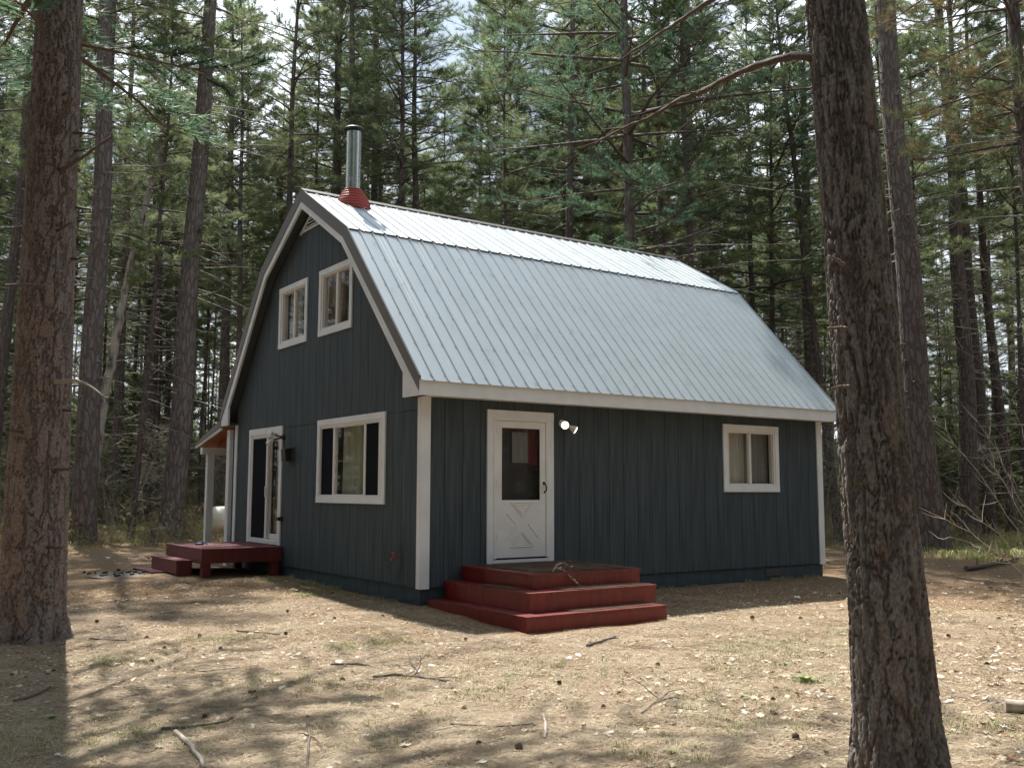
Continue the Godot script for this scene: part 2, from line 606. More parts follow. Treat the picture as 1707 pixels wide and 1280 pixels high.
	tb.tube(PackedVector3Array([Vector3(-0.5, 0, 0), Vector3(-0.1, 0.05, 0.06), Vector3(0.5, 0.02, -0.03)]), PackedFloat32Array([0.022, 0.02, 0.012]), 4)
	var xf4 := []
	var cs4 := []
	while xf4.size() < 700:
		var depth := 4.5 + 12.0 * rng.randf()
		var ang := 0.607 + rng.randf_range(-0.56, 0.56)
		var x := -6.79 + sin(ang) * depth
		var z := 11.99 - cos(ang) * depth
		if (x > -0.1 and z < 0.1) or (x > -0.3 and x < 2.2 and z < 2.9):
			continue
		var s := rng.randf_range(0.06, 0.28)
		xf4.append(Transform3D(Basis.from_euler(Vector3(0, rng.randf() * TAU, rng.randf_range(-0.12, 0.12))).scaled(Vector3(s, minf(s, 0.14), minf(s, 0.14)) * 1.0), at(x, z, 0.012)))
		cs4.append(Color(0.13, 0.09, 0.065).lerp(Color(0.34, 0.28, 0.22), rng.randf() * rng.randf()))
	many("twig_litter", tb.mesh(M.plain), xf4, cs4, "short broken twigs scattered over the needle litter", "twigs")

# ---------------------------------------------------------------- cabin
const ROOF := [Vector2(0.30, 3.21), Vector2(-2.16, 5.87), Vector2(-4.06, 6.97), Vector2(-5.90, 5.87), Vector2(-8.03, 3.21)]  # z, y from the near eave over the ridge
const LEN := 8.70
const DEEP := 7.64

func wp(plane: int, s: float, y: float, d: float) -> Vector3:
	return Vector3(s, y, d) if plane == 0 else Vector3(-d, y, s)

func wbox(mb: MB, plane: int, s0: float, s1: float, y0: float, y1: float, d0: float, d1: float) -> void:
	var p := wp(plane, s0, y0, d0)
	var q := wp(plane, s1, y1, d1)
	mb.box(Vector3(minf(p.x, q.x), minf(p.y, q.y), minf(p.z, q.z)), Vector3(maxf(p.x, q.x), maxf(p.y, q.y), maxf(p.z, q.z)))

func wpoly(mb: MB, plane: int, pts: Array, d0: float, d1: float) -> void:
	var a := []
	var b := []
	for p in pts:
		a.append(wp(plane, p.x, p.y, d0))
		b.append(wp(plane, p.x, p.y, d1))
	mb.prism(a, b)

func roof_y(z: float) -> float:
	for k in 4:
		if z <= ROOF[k].x and z >= ROOF[k + 1].x:
			return lerpf(ROOF[k].y, ROOF[k + 1].y, (ROOF[k].x - z) / (ROOF[k].x - ROOF[k + 1].x))
	return 3.1

func wall_top(plane: int, s: float) -> float:
	return 3.0 if plane == 0 else roof_y(s) - 0.10

func wall_piece(mb: MB, plane: int, s0: float, s1: float, y0: float, ycap: float, holes: Array, d0: float, d1: float) -> void:
	var cuts := [s0, s1]
	for h in holes:
		for e in [h[0], h[1]]:
			if e > s0 + 0.002 and e < s1 - 0.002:
				cuts.append(e)
	if plane == 1:
		for r in ROOF:
			if r.x > s0 + 0.002 and r.x < s1 - 0.002:
				cuts.append(r.x)
	cuts.sort()
	for k in cuts.size() - 1:
		var a: float = cuts[k]
		var b: float = cuts[k + 1]
		var ta := minf(ycap, wall_top(plane, a))
		var tb := minf(ycap, wall_top(plane, b))
		var cur := y0
		for h in holes:
			if h[0] < (a + b) * 0.5 and h[1] > (a + b) * 0.5 and h[3] > cur and h[2] < minf(ta, tb):
				if h[2] > cur + 0.002:
					wbox(mb, plane, a, b, cur, h[2], d0, d1)
				cur = h[3]
		if minf(ta, tb) > cur + 0.004:
			wpoly(mb, plane, [Vector2(a, cur), Vector2(b, cur), Vector2(b, tb), Vector2(a, ta)], d0, d1)

func boards(plane: int, s0: float, s1: float, y0: float, y1: float, holes: Array, cnt: Dictionary) -> void:
	var ranges := [[y0, y1]]
	for h in holes:  # an opening as wide as the board leaves two boards
		if h[0] <= s0 + 0.003 and h[1] >= s1 - 0.003:
			var out := []
			for q in ranges:
				if h[2] < q[1] and h[3] > q[0]:
					out.append([q[0], h[2]])
					out.append([h[3], q[1]])
				else:
					out.append(q)
			ranges = out
	for q in ranges:
		if q[1] - q[0] < 0.02:
			continue
		var b := MB.new()
		wall_piece(b, plane, s0, s1, q[0], q[1], holes, -0.016, 0.0)
		if not b.v.is_empty():
			fpart("siding_board", b.mesh(M.siding), cabin, cnt)

func inset(d: float) -> Array:  # the roof outline moved inwards by d, ends cut upright
	var lines := []
	for k in 4:
		var u: Vector2 = (ROOF[k + 1] - ROOF[k]).normalized()
		var nrm := Vector2(-u.y, u.x)
		if nrm.y > 0.0:
			nrm = -nrm
		lines.append([ROOF[k] + nrm * d, u])
	var out := []
	var first: Array = lines[0]
	out.append(first[0] + first[1] * ((ROOF[0].x - first[0].x) / first[1].x))
	for k in 3:
		out.append(Geometry2D.line_intersects_line(lines[k][0], lines[k][1], lines[k + 1][0], lines[k + 1][1]))
	var last: Array = lines[3]
	out.append(last[0] + last[1] * ((ROOF[4].x - last[0].x) / last[1].x))
	return out

func gable_window(plane: int, o: Array, g: Array, mull: Array, kind: String) -> Node3D:
	# o: outer trim s0 s1 y0 y1, g: glass s0 s1 y0 y1, mull: [s0, s1] of each upright between panes
	var w := Node3D.new()
	w.name = "window" if not cabin.has_node("window") else "window_%03d" % win_count
	win_count += 1
	cabin.add_child(w)
	var cnt := {}
	var k := 0.095
	for q in [[o[0], o[1], o[3] - k, o[3]], [o[0], o[1], o[2], o[2] + k], [o[0], o[0] + k, o[2] + k, o[3] - k], [o[1] - k, o[1], o[2] + k, o[3] - k]]:
		var mb := MB.new()
		wbox(mb, plane, q[0], q[1], q[2], q[3], -0.002, 0.028 if q[3] - q[2] < 0.2 else 0.025)
		fpart("trim_board", mb.mesh(M.white), w, cnt)
	var fr := MB.new()
	var i0: float = o[0] + k - 0.003
	var i1: float = o[1] - k + 0.003
	var j0: float = o[2] + k - 0.003
	var j1: float = o[3] - k + 0.003
	wbox(fr, plane, i0, i1, g[3], j1, -0.10, 0.012)
	wbox(fr, plane, i0, i1, j0, g[2], -0.10, 0.014)
	wbox(fr, plane, i0, g[0], g[2], g[3], -0.10, 0.010)
	wbox(fr, plane, g[1], i1, g[2], g[3], -0.10, 0.010)
	fpart("frame", fr.mesh(M.vinyl), w, cnt)
	var edges := [g[0]]
	for m in mull:
		var mm := MB.new()
		wbox(mm, plane, m[0], m[1], g[2], g[3], -0.07, -0.008)
		fpart("mullion", mm.mesh(M.vinyl), w, cnt)
		edges.append(m[0]); edges.append(m[1])
	edges.append(g[1])
	for p in edges.size() / 2:
		var a: float = edges[p * 2]
		var b: float = edges[p * 2 + 1]
		var sash := MB.new()
		var e := 0.012
		wbox(sash, plane, a, b, g[3] - e, g[3], -0.055, -0.022)
		wbox(sash, plane, a, b, g[2], g[2] + e, -0.055, -0.022)
		wbox(sash, plane, a, a + e, g[2] + e, g[3] - e, -0.055, -0.022)
		wbox(sash, plane, b - e, b, g[2] + e, g[3] - e, -0.055, -0.022)
		fpart("sash", sash.mesh(M.vinyl), w, cnt)
		var gl := MB.new()
		gl.poly([wp(plane, a + e, g[2] + e, -0.038), wp(plane, b - e, g[2] + e, -0.038), wp(plane, b - e, g[3] - e, -0.038), wp(plane, a + e, g[3] - e, -0.038)], wp(plane, (a + b) / 2, g[2], -1.0))
		fpart("pane", gl.mesh(M.glass), w, cnt)
		var sort: String = kind[p]
		if sort == "s":
			var sc := MB.new()
			wbox(sc, plane, a + 0.004, b - 0.004, g[2] + 0.004, g[3] - 0.004, -0.020, -0.017)
			fpart("insect_screen", sc.mesh(M.screen), w, cnt)
		elif sort != "n":
			var cloth: StandardMaterial3D = {"w": M.sheer, "b": M.brown_cloth, "d": M.dark_cloth, "g": M.grey_cloth}.get(sort, M.curtain)
			curtain(w, cnt, plane, a - 0.03, b + 0.03, g[2] - 0.03, g[3] + 0.04, -0.17, cloth, 0.012 if sort == "w" or sort == "g" else 0.03)
	return w
var win_count := 0

func curtain(w: Node, cnt: Dictionary, plane: int, a: float, b: float, y0: float, y1: float, d: float, m: Material, amp: float) -> void:
	var mb := MB.new()
	var count := int((b - a) / 0.02)
	var ph := rng.randf() * 6.0
	for k in count:
		var s0 := lerpf(a, b, float(k) / count)
		var s1 := lerpf(a, b, float(k + 1) / count)
		var f0 := d + amp * (sin(s0 * 52.0 + ph) + 0.5 * sin(s0 * 23.0 + ph * 2.0))
		var f1 := d + amp * (sin(s1 * 52.0 + ph) + 0.5 * sin(s1 * 23.0 + ph * 2.0))
		mb.poly([wp(plane, s0, y0, f0), wp(plane, s1, y0, f1), wp(plane, s1, y1, f1 * 0.5 + d * 0.5), wp(plane, s0, y1, f0 * 0.5 + d * 0.5)], wp(plane, (s0 + s1) / 2, (y0 + y1) / 2, d - 1.0))
	fpart("curtain", mb.mesh(m), w, cnt)

func make_cabin() -> void:
	cabin = thing("cabin", "dark blue gambrel roofed cabin with white trim and grey metal roof", "cabin")
	var cnt := {}
	var gable_holes := [[-3.43, -1.16, 1.57, 2.75], [-6.70, -5.20, 0.70, 2.75], [-3.50, -2.39, 4.38, 5.335], [-5.32, -4.21, 4.38, 5.335]]
	var front_holes := [[1.19, 2.205, 0.665, 2.755], [6.12, 7.37, 1.76, 2.745]]
	# foundation and walls
	var f := MB.new()
	f.box(Vector3(0.03, -0.5, -DEEP + 0.03), Vector3(LEN - 0.03, 0.335, -0.03))
	var fo := part("foundation", f.mesh(M.foundation), cabin)
	var fc := {}
	for row in 2:
		for k in 22:
			var b := MB.new()
			var x0 := 0.03 + (k - 0.5 * row) * 0.406
			var y1 := 0.325 - row * 0.203
			if x0 < LEN - 0.1:
				b.box(Vector3(maxf(x0, 0.03) + 0.004, y1 - 0.197, -0.0302), Vector3(minf(x0 + 0.402, LEN - 0.03), y1, -0.0265))
				fpart("block", b.mesh(M.foundation), fo, fc)
		for k in 20:
			var b := MB.new()
			var z0 := -0.03 - (k - 0.5 * row) * 0.406
			var y1 := 0.325 - row * 0.203
			if z0 > -DEEP + 0.1:
				b.box(Vector3(0.0265, y1 - 0.197, maxf(z0 - 0.402, -DEEP + 0.03)), Vector3(0.0302, y1, minf(z0, -0.03) - 0.004))
				fpart("block", b.mesh(M.foundation), fo, fc)
	var vn := MB.new()
	vn.box(Vector3(7.06, 0.165, -0.027), Vector3(7.45, 0.30, -0.012))
	var vent := part("foundation_vent", vn.mesh(M.foundation), cabin)
	for k in 5:
		var sl := MB.new()
		sl.box(Vector3(7.08, 0.178 + k * 0.023, -0.012), Vector3(7.43, 0.188 + k * 0.023, -0.004))
		part("slat", sl.mesh(M.trim), vent)
	var wl := MB.new()
	wall_piece(wl, 0, 0.14, LEN - 0.14, 0.336, 9.0, front_holes, -0.14, -0.0165)
	wall_piece(wl, 1, -DEEP, -0.018, 0.336, 9.0, gable_holes, -0.14, -0.0165)
	wl.box(Vector3(LEN - 0.14, 0.336, -DEEP), Vector3(LEN, 3.0, -0.018))
	wl.prism([Vector3(LEN - 0.14, 3.0, -DEEP), Vector3(LEN - 0.14, 3.0, -0.02), Vector3(LEN - 0.14, 5.75, -2.16), Vector3(LEN - 0.14, 6.85, -4.06), Vector3(LEN - 0.14, 5.75, -5.9)], [Vector3(LEN, 3.0, -DEEP), Vector3(LEN, 3.0, -0.02), Vector3(LEN, 5.75, -2.16), Vector3(LEN, 6.85, -4.06), Vector3(LEN, 5.75, -5.9)])
	wl.box(Vector3(0.0, 0.336, -DEEP - 0.14), Vector3(LEN, 3.05, -DEEP))
	part("wall", wl.mesh(M.siding), cabin)
	var fl := MB.new()
	fl.box(Vector3(0.15, 0.36, -DEEP), Vector3(LEN - 0.15, 0.60, -0.16))
	fl.box(Vector3(0.15, 2.92, -DEEP), Vector3(LEN - 0.15, 3.12, -0.16))
	fl.box(Vector3(0.15, 0.60, -4.2), Vector3(LEN - 0.15, 2.92, -4.1))
	part("interior_floor", fl.mesh(M.interior), cabin)
	# siding boards
	for k in 29:
		var s0 := 0.075 + (k - 1) * 0.3048 + 0.3048
		s0 = maxf(k * 0.3048 + 0.075 - 0.3048, 0.0)
		var s1 := minf(k * 0.3048 + 0.075, LEN)
		if s1 - s0 < 0.03:
			continue
		boards(0, s0 + 0.0045, s1 - 0.0045, 0.338, 9.0, front_holes, cnt)
	for k in 28:
		var s1 := minf(-0.276 - (k - 1) * 0.2835, -0.001)
		var s0 := maxf(-0.276 - k * 0.2835, -DEEP)
		if s1 - s0 < 0.03:
			continue
		boards(1, s0 + 0.004, s1 - 0.004, 0.338, 2.800, gable_holes, cnt)
		boards(1, s0 + 0.004, s1 - 0.004, 2.808, 9.0, gable_holes, cnt)
	# corner boards
	for q in [[0, -0.022, 0.135, 0.322, 2.985], [0, LEN - 0.15, LEN, 0.322, 2.985], [1, -0.075, 0.0, 0.324, 2.985], [1, -DEEP, -DEEP + 0.13, 0.324, 2.985]]:
		var b := MB.new()
		wbox(b, q[0], q[1], q[2], q[3], q[4], 0.001, 0.023)
		fpart("corner_board", b.mesh(M.white), cabin, cnt)
	# windows
	gable_window(1, [-3.525, -1.06, 1.471, 2.846], [-3.415, -1.285, 1.60, 2.70], [[-2.950, -2.885], [-1.818, -1.752]], "sas")
	gable_window(1, [-3.60, -2.29, 4.285, 5.430], [-3.45, -2.41, 4.415, 5.305], [[-2.960, -2.895]], "bd")
	gable_window(1, [-5.42, -4.11, 4.28, 5.425], [-5.27, -4.23, 4.41, 5.30], [[-4.785, -4.720]], "ad")
	gable_window(0, [6.02, 7.465, 1.66, 2.842], [6.166, 7.33, 1.797, 2.706], [[6.705, 6.757]], "wg")
	sliding_door()
	storm_door()
	make_roof()
	make_porch()
	make_fixtures()

func sliding_door() -> void:
	var w := Node3D.new()
	w.name = "sliding_door"
	cabin.add_child(w)
	var c := {}
	for q in [[-6.80, -5.10, 2.73, 2.846], [-6.80, -6.69, 0.685, 2.73], [-5.21, -5.10, 0.685, 2.73]]:
		var b := MB.new()
		wbox(b, 1, q[0], q[1], q[2], q[3], -0.002, 0.028 if q[2] > 2 else 0.025)
		fpart("trim_board", b.mesh(M.white), w, c)
	var fr := MB.new()
	wbox(fr, 1, -6.693, -5.207, 2.665, 2.733, -0.12, 0.010)
	wbox(fr, 1, -6.693, -6.62, 0.76, 2.665, -0.12, 0.012)
	wbox(fr, 1, -5.26, -5.207, 0.76, 2.665, -0.12, 0.012)
	part("frame", fr.mesh(M.vinyl), w)
	var sill := MB.new()
	wbox(sill, 1, -6.693, -5.207, 0.69, 0.758, -0.12, 0.030)
	wbox(sill, 1, -6.60, -5.26, 0.758, 0.772, -0.02, -0.008)
	part("sill", sill.mesh(M.vinyl), w)
	for q in [[-6.62, -5.86, -0.045], [-5.92, -5.26, -0.095]]:
		var b := MB.new()
		var e := 0.075
		wbox(b, 1, q[0], q[1], 2.59, 2.663, q[2], q[2] + 0.04)
		wbox(b, 1, q[0], q[1], 0.775, 0.87, q[2], q[2] + 0.04)
		wbox(b, 1, q[0], q[0] + e, 0.87, 2.59, q[2], q[2] + 0.04)
		wbox(b, 1, q[1] - e, q[1], 0.87, 2.59, q[2], q[2] + 0.04)
		fpart("sash", b.mesh(M.vinyl), w, c)
		var g := MB.new()
		g.poly([wp(1, q[0] + e, 0.87, q[2] + 0.02), wp(1, q[1] - e, 0.87, q[2] + 0.02), wp(1, q[1] - e, 2.59, q[2] + 0.02), wp(1, q[0] + e, 2.59, q[2] + 0.02)], wp(1, q[0], 1.5, -2))
		fpart("pane", g.mesh(M.glass), w, c)
	var sc := MB.new()
	wbox(sc, 1, -6.615, -5.94, 0.78, 2.655, -0.004, -0.001)
	part("insect_screen", sc.mesh(M.screen), w)
	curtain(w, c, 1, -5.85, -5.24, 0.85, 2.62, -0.20, M.curtain, 0.03)
	curtain(w, c, 1, -5.42, -5.20, 0.85, 2.62, -0.15, M.brown_cloth, 0.02)
	var h := MB.new()
	wbox(h, 1, -5.155, -5.06, 1.13, 1.19, 0.025, 0.075)
	wbox(h, 1, -5.105, -5.02, 1.12, 1.20, 0.002, 0.03)
	part("latch", h.mesh(M.black), w)
	var l := MB.new()
	wbox(l, 1, -5.905, -5.88, 1.55, 1.75, -0.006, 0.022)
	part("handle", l.mesh(M.vinyl), w)

func storm_door() -> void:
	var w := Node3D.new()
	w.name = "storm_door"
	cabin.add_child(w)
	var c := {}
	for q in [[1.09, 2.302, 2.745, 2.857, 0.030], [1.09, 1.20, 0.625, 2.745, 0.026], [2.195, 2.302, 0.625, 2.745, 0.026]]:
		var b := MB.new()
		wbox(b, 0, q[0], q[1], q[2], q[3], -0.002, q[4])
		fpart("trim_board", b.mesh(M.white), w, c)
	var ins := MB.new()
	wbox(ins, 0, 1.198, 1.240, 0.69, 2.747, -0.13, 0.034)
	wbox(ins, 0, 2.152, 2.197, 0.69, 2.747, -0.13, 0.034)
	wbox(ins, 0, 1.240, 2.152, 2.705, 2.747, -0.13, 0.034)
	part("jamb", ins.mesh(M.door_white), w)
	var th := MB.new()
	wbox(th, 0, 1.20, 2.195, 0.628, 0.672, -0.13, 0.036)
	part("threshold", th.mesh(M.door_white), w)
	var gap := MB.new()
	wbox(gap, 0, 1.243, 2.15, 0.672, 0.70, -0.03, 0.006)
	part("bottom_seal", gap.mesh(M.seal), w)
	var p := MB.new()
	wbox(p, 0, 1.246, 2.147, 0.70, 1.536, -0.02, 0.022)
	wbox(p, 0, 1.246, 2.147, 2.60, 2.70, -0.02, 0.022)
	wbox(p, 0, 1.246, 1.345, 1.536, 2.60, -0.02, 0.022)
	wbox(p, 0, 2.042, 2.147, 1.536, 2.60, -0.02, 0.022)
	var leaf := part("door_leaf", p.mesh(M.door_white), w)
	var gr := MB.new()
	for q in [[1.345, 2.042, 2.588, 2.60], [1.345, 2.042, 1.536, 1.548], [1.345, 1.357, 1.548, 2.588], [2.030, 2.042, 1.548, 2.588]]:
		wbox(gr, 0, q[0], q[1], q[2], q[3], -0.01, 0.012)
	part("gasket", gr.mesh(M.black), leaf)
	var g := MB.new()
	g.poly([wp(0, 1.35, 1.54, 0.002), wp(0, 2.04, 1.54, 0.002), wp(0, 2.04, 2.595, 0.002), wp(0, 1.35, 2.595, 0.002)], wp(0, 1.7, 2, -1))
	part("pane", g.mesh(M.glass), leaf)
	# raised crossbuck mouldings, each a closed run of thin bars
	var runs := [
		[[465, 352], [770, 347], [615, 532]], [[452, 912], [768, 904], [610, 716]],
		[[408, 492], [535, 628], [392, 822]], [[835, 455], [695, 620], [846, 815]],
		[[512, 378], [728, 374], [617, 500]], [[505, 886], [718, 880], [612, 752]]]
	for k in runs.size():
		var b := MB.new()
		var r: Array = runs[k]
		var sides := 2 if k == 2 or k == 3 else 3
		for e in sides:
			var a := Vector2(1.24 + (r[e][0] - 265) * 0.00135, 0.70 + (1040 - r[e][1]) * 0.00116)
			var d: Array = r[(e + 1) % 3]
			var q := Vector2(1.24 + (d[0] - 265) * 0.00135, 0.70 + (1040 - d[1]) * 0.00116)
			var u := (q - a).normalized()
			var nn := Vector2(-u.y, u.x) * (0.011 if k < 4 else 0.006)
			b.prism([wp(0, a.x - nn.x, a.y - nn.y, 0.021), wp(0, q.x - nn.x, q.y - nn.y, 0.021), wp(0, q.x + nn.x, q.y + nn.y, 0.021), wp(0, a.x + nn.x, a.y + nn.y, 0.021)],
				[wp(0, a.x - nn.x * 0.3, a.y - nn.y * 0.3, 0.031), wp(0, q.x - nn.x * 0.3, q.y - nn.y * 0.3, 0.031), wp(0, q.x + nn.x * 0.3, q.y + nn.y * 0.3, 0.031), wp(0, a.x + nn.x * 0.3, a.y + nn.y * 0.3, 0.031)])
		part("moulding", b.mesh(M.door_white), leaf)
	var h := MB.new()
	h.tube(PackedVector3Array([Vector3(2.112, 1.775, 0.02), Vector3(2.112, 1.775, 0.06), Vector3(2.122, 1.73, 0.078), Vector3(2.124, 1.68, 0.07), Vector3(2.118, 1.645, 0.03)]), PackedFloat32Array([0.018, 0.013, 0.011, 0.011, 0.014]), 8)
	h.lathe(Transform3D(Basis(Vector3.RIGHT, PI / 2), Vector3(2.112, 1.79, 0.022)), [Vector2(0.0, 0.012), Vector2(0.02, 0.012), Vector2(0.022, 0.0)], 12)
	part("handle", h.mesh(M.black), leaf)
	for k in 3:
		var b := MB.new()
		wbox(b, 0, 1.236, 1.252, 0.95 + k * 0.78, 1.05 + k * 0.78, 0.034, 0.042)
		part("hinge", b.mesh(M.vinyl), leaf)
	# inner door with its curtain
	var d := MB.new()
	wbox(d, 0, 1.24, 2.152, 0.672, 2.705, -0.135, -0.105)
	part("inner_door", d.mesh(M.inner), w)
	curtain(w, c, 0, 1.60, 1.92, 2.09, 2.57, -0.088, M.grey_cloth, 0.008)
	curtain(w, c, 0, 1.90, 2.07, 2.05, 2.60, -0.075, M.red_cloth, 0.010)
	curtain(w, c, 0, 1.33, 2.05, 2.55, 2.61, -0.07, M.red_cloth, 0.008)

func make_roof() -> void:
	var cnt := {}
	var x0 := -0.20
	var x1 := 8.86
	var outer := inset(0.012)
	var inner := inset(0.13)
	var dk := MB.new()
	for k in 4:
		var a := []
		var b := []
		for q in [outer[k], outer[k + 1], inner[k + 1], inner[k]]:
			var zq: float = clampf(q.x, ROOF[4].x + 0.034, ROOF[0].x - 0.034)
			var yq: float = q.y + (0.036 if zq != q.x else 0.0)
			a.append(Vector3(x0 + 0.02, yq, zq))
			b.append(Vector3(x1 - 0.02, yq, zq))
		dk.prism(a, b)
	var so := inset(0.27)
	for e in [[0, 1], [4, 3]]:
		so[e[0]] = at_height(so[e[0]], so[e[1]], 3.0)
		inner[e[0]] = at_height(inner[e[0]], inner[e[1]], 3.02)
	for k in 4:
		for e in [[x0 + 0.035, -0.017], [LEN, x1 - 0.035]]:
			var a := []
			var b := []
			for q in [inner[k], inner[k + 1], so[k + 1], so[k]]:
				a.append(Vector3(e[0], q.y, q.x))
				b.append(Vector3(e[1], q.y, q.x))
			dk.prism(a, b)
	part("roof_deck", dk.mesh(M.siding), cabin)
	# rake: dark metal trim above a white board, both gable ends
	var t0 := inset(-0.022)
	var t1 := inset(0.175)
	var t2 := inset(0.285)
	for e in [[0, 1, 0.285], [4, 3, ROOF[4].x + 0.015]]:
		t2[e[0]] = at_height(t2[e[0]], t2[e[1]], 2.985)
		t1[e[0]] = Vector2(e[2], 3.035)
	for e in [[x0 - 0.016, x0 + 0.012, x0 - 0.004, x0 + 0.035], [x1 + 0.016, x1 - 0.012, x1 + 0.004, x1 - 0.035]]:
		for k in 4:
			var mb := MB.new()
			var a := []
			var b := []
			for q in [t0[k], t0[k + 1], t1[k + 1], t1[k]]:
				a.append(Vector3(e[0], q.y, q.x))
				b.append(Vector3(e[1], q.y, q.x))
			mb.prism(a, b)
			fpart("rake_trim", mb.mesh(M.trim), cabin, cnt)
			var wb := MB.new()
			a = []
			b = []
			for q in [t1[k], t1[k + 1], t2[k + 1], t2[k]]:
				a.append(Vector3(e[2], q.y, q.x))
				b.append(Vector3(e[3], q.y, q.x))
			wb.prism(a, b)
			fpart("rake_board", wb.mesh(M.white), cabin, cnt)
	# eave returns
	for side in [0, 1]:
		var p0: Vector2 = t2[0] if side == 0 else t2[4]
		var p1: Vector2 = t2[1] if side == 0 else t2[3]
		var zi := -0.19 if side == 0 else -7.56
		var ze := 0.299 if side == 0 else ROOF[4].x + 0.001
		var yi: float = p0.y + (p1.y - p0.y) * (zi - p0.x) / (p1.x - p0.x) + 0.05
		var mb := MB.new()
		var out4 := []
		for xx in [x0 - 0.007, x0 + 0.032]:
			out4.append([Vector3(xx, 2.975, ze), Vector3(xx, 2.975, zi), Vector3(xx, yi, zi), Vector3(xx, 3.14, ze)])
		mb.prism(out4[0], out4[1])
		fpart("eave_return", mb.mesh(M.white), cabin, cnt)
		var sf := MB.new()
		sf.box(Vector3(x0 + 0.03, 2.982, zi if side == 0 else ROOF[4].x + 0.03), Vector3(-0.018, 3.03, ROOF[0].x - 0.03 if side == 0 else zi))
		fpart("soffit", sf.mesh(M.siding), cabin, cnt)
	var fa := MB.new()
	fa.box(Vector3(x0 - 0.01, 2.978, 0.272), Vector3(x1, 3.188, 0.300))
	fpart("fascia", fa.mesh(M.white), cabin, cnt)
	var fb := MB.new()
	fb.box(Vector3(x0 - 0.01, 2.978, ROOF[4].x), Vector3(x1, 3.188, ROOF[4].x + 0.03))
	fpart("fascia", fb.mesh(M.white), cabin, cnt)
	var sf := MB.new()
	sf.box(Vector3(-0.017, 2.986, 0.024), Vector3(x1 - 0.02, 3.01, 0.271))
	fpart("soffit", sf.mesh(M.white), cabin, cnt)
	# ribbed metal panels, one part per rib spacing
	var wdt := 0.2286
	for k in 4:
		var a: Vector2 = ROOF[k] if k < 2 else ROOF[k + 1]     # lower edge
		var b: Vector2 = ROOF[k + 1] if k < 2 else ROOF[k]      # upper edge
		var u := (a - b).normalized()
		var down := Vector3(0, u.y, u.x)
		var nrm := down.cross(Vector3.RIGHT).normalized()
		if nrm.y < 0.0:
			nrm = -nrm
		var over := 0.045
		var start := b - u * 0.0 if k == 1 or k == 2 else b + u * 0.03
		var long: float = (a - start).length() + over
		var variants := []
		for vv in 3:
			var mb := MB.new()
			var j := [0.0, 0.0012, -0.001][vv] as float
			var pts := [[0.0, 0.0], [0.062, 0.0 + j], [0.068, 0.0015], [0.078, 0.0015], [0.084, j], [0.136, j], [0.142, 0.0015], [0.152, 0.0015], [0.158, j], [wdt - 0.038, 0.0], [wdt - 0.026, 0.019], [wdt - 0.010, 0.019], [wdt, 0.0005]]
			for q in pts.size() - 1:
				var p0 := Vector3(pts[q][0], pts[q][1], 0)
				var p1 := Vector3(pts[q + 1][0], pts[q + 1][1], 0)
				mb.poly([p0, p1, p1 + Vector3(0, 0, long), p0 + Vector3(0, 0, long)], Vector3(wdt / 2, -10, long / 2))
			variants.append(mb.mesh(M.roof))
		var count := int((x1 - x0) / wdt)
		for s in count + 1:
			var o := fpart("roof_panel", variants[(s * 7 + k) % 3], cabin, cnt)
			var sx := 1.0 if s < count else (x1 - x0 - count * wdt) / wdt
			o.transform = Transform3D(Basis(Vector3(sx, 0, 0), nrm, down), Vector3(x0 + s * wdt, start.y, start.x) + nrm * 0.004 * (1.0 if k == 1 or k == 2 else 0.4))
	# screw heads
	var sb := MB.new()
	sb.lathe(Transform3D(), [Vector2(0.009, 0.0), Vector2(0.007, 0.006), Vector2(0.0, 0.007)], 6)
	var mm := MultiMesh.new()
	mm.transform_format = MultiMesh.TRANSFORM_3D
	mm.mesh = sb.mesh(M.trim)
	var xf := []
	for k in 2:
		var u: Vector2 = (ROOF[k + 1] - ROOF[k])
		var nrm := Vector3(0, 1, 0.7).normalized() if k == 0 else Vector3(0, 1, 0.55).normalized()
		for row in 6 if k == 0 else 3:
			var f2 := 0.02 + row * (0.19 if k == 0 else 0.45)
			for s in 40:
				var q: Vector2 = ROOF[k] + u * (f2 + rng.randf_range(-0.004, 0.004))
				xf.append(Transform3D(Basis(), Vector3(x0 + (s + 0.80) * wdt, q.y, q.x) + nrm * 0.006))
	mm.instance_count = xf.size()
	for k in xf.size():
		mm.set_instance_transform(k, xf[k])
	var mo := MultiMeshInstance3D.new()
	mo.name = "roof_screws"
	mo.multimesh = mm
	cabin.add_child(mo)
	mo.set_meta("kind", "stuff")
	var nb := MB.new()
	for k in 9:
		var a := rng.randf() * TAU
		nb.col = Color(0.24, 0.15, 0.08) * rng.randf_range(0.6, 1.3)
		nb.needle(Vector3(rng.randfn() * 0.03, 0.004, rng.randfn() * 0.03), Vector3(cos(a), 0.03, sin(a)) * rng.randf_range(0.06, 0.12), Vector3(-sin(a), 0, cos(a)) * 0.002)
	var nm := MultiMesh.new()
	nm.transform_format = MultiMesh.TRANSFORM_3D
	nm.mesh = nb.mesh(M.plain)
	nm.instance_count = 240
	for k in 240:
		var seg := 0 if k < 150 else 1
		var f2 := rng.randf() if k % 3 else 0.985 - 0.03 * rng.randf()
		var q: Vector2 = ROOF[seg].lerp(ROOF[seg + 1], f2)
		var u2: Vector2 = (ROOF[seg] - ROOF[seg + 1]).normalized()
		var dn := Vector3(0, u2.y, u2.x)
		var nr := dn.cross(Vector3.RIGHT).normalized()
		if nr.y < 0.0:
			nr = -nr
		nm.set_instance_transform(k, Transform3D(Basis(Vector3.RIGHT, nr, Vector3.RIGHT.cross(nr)) * Basis(Vector3.UP, rng.randf() * TAU), Vector3(rng.randf_range(0.0, 8.7), q.y, q.x) + nr * 0.010))
	var no := MultiMeshInstance3D.new()
	no.name = "roof_needles"
	no.multimesh = nm
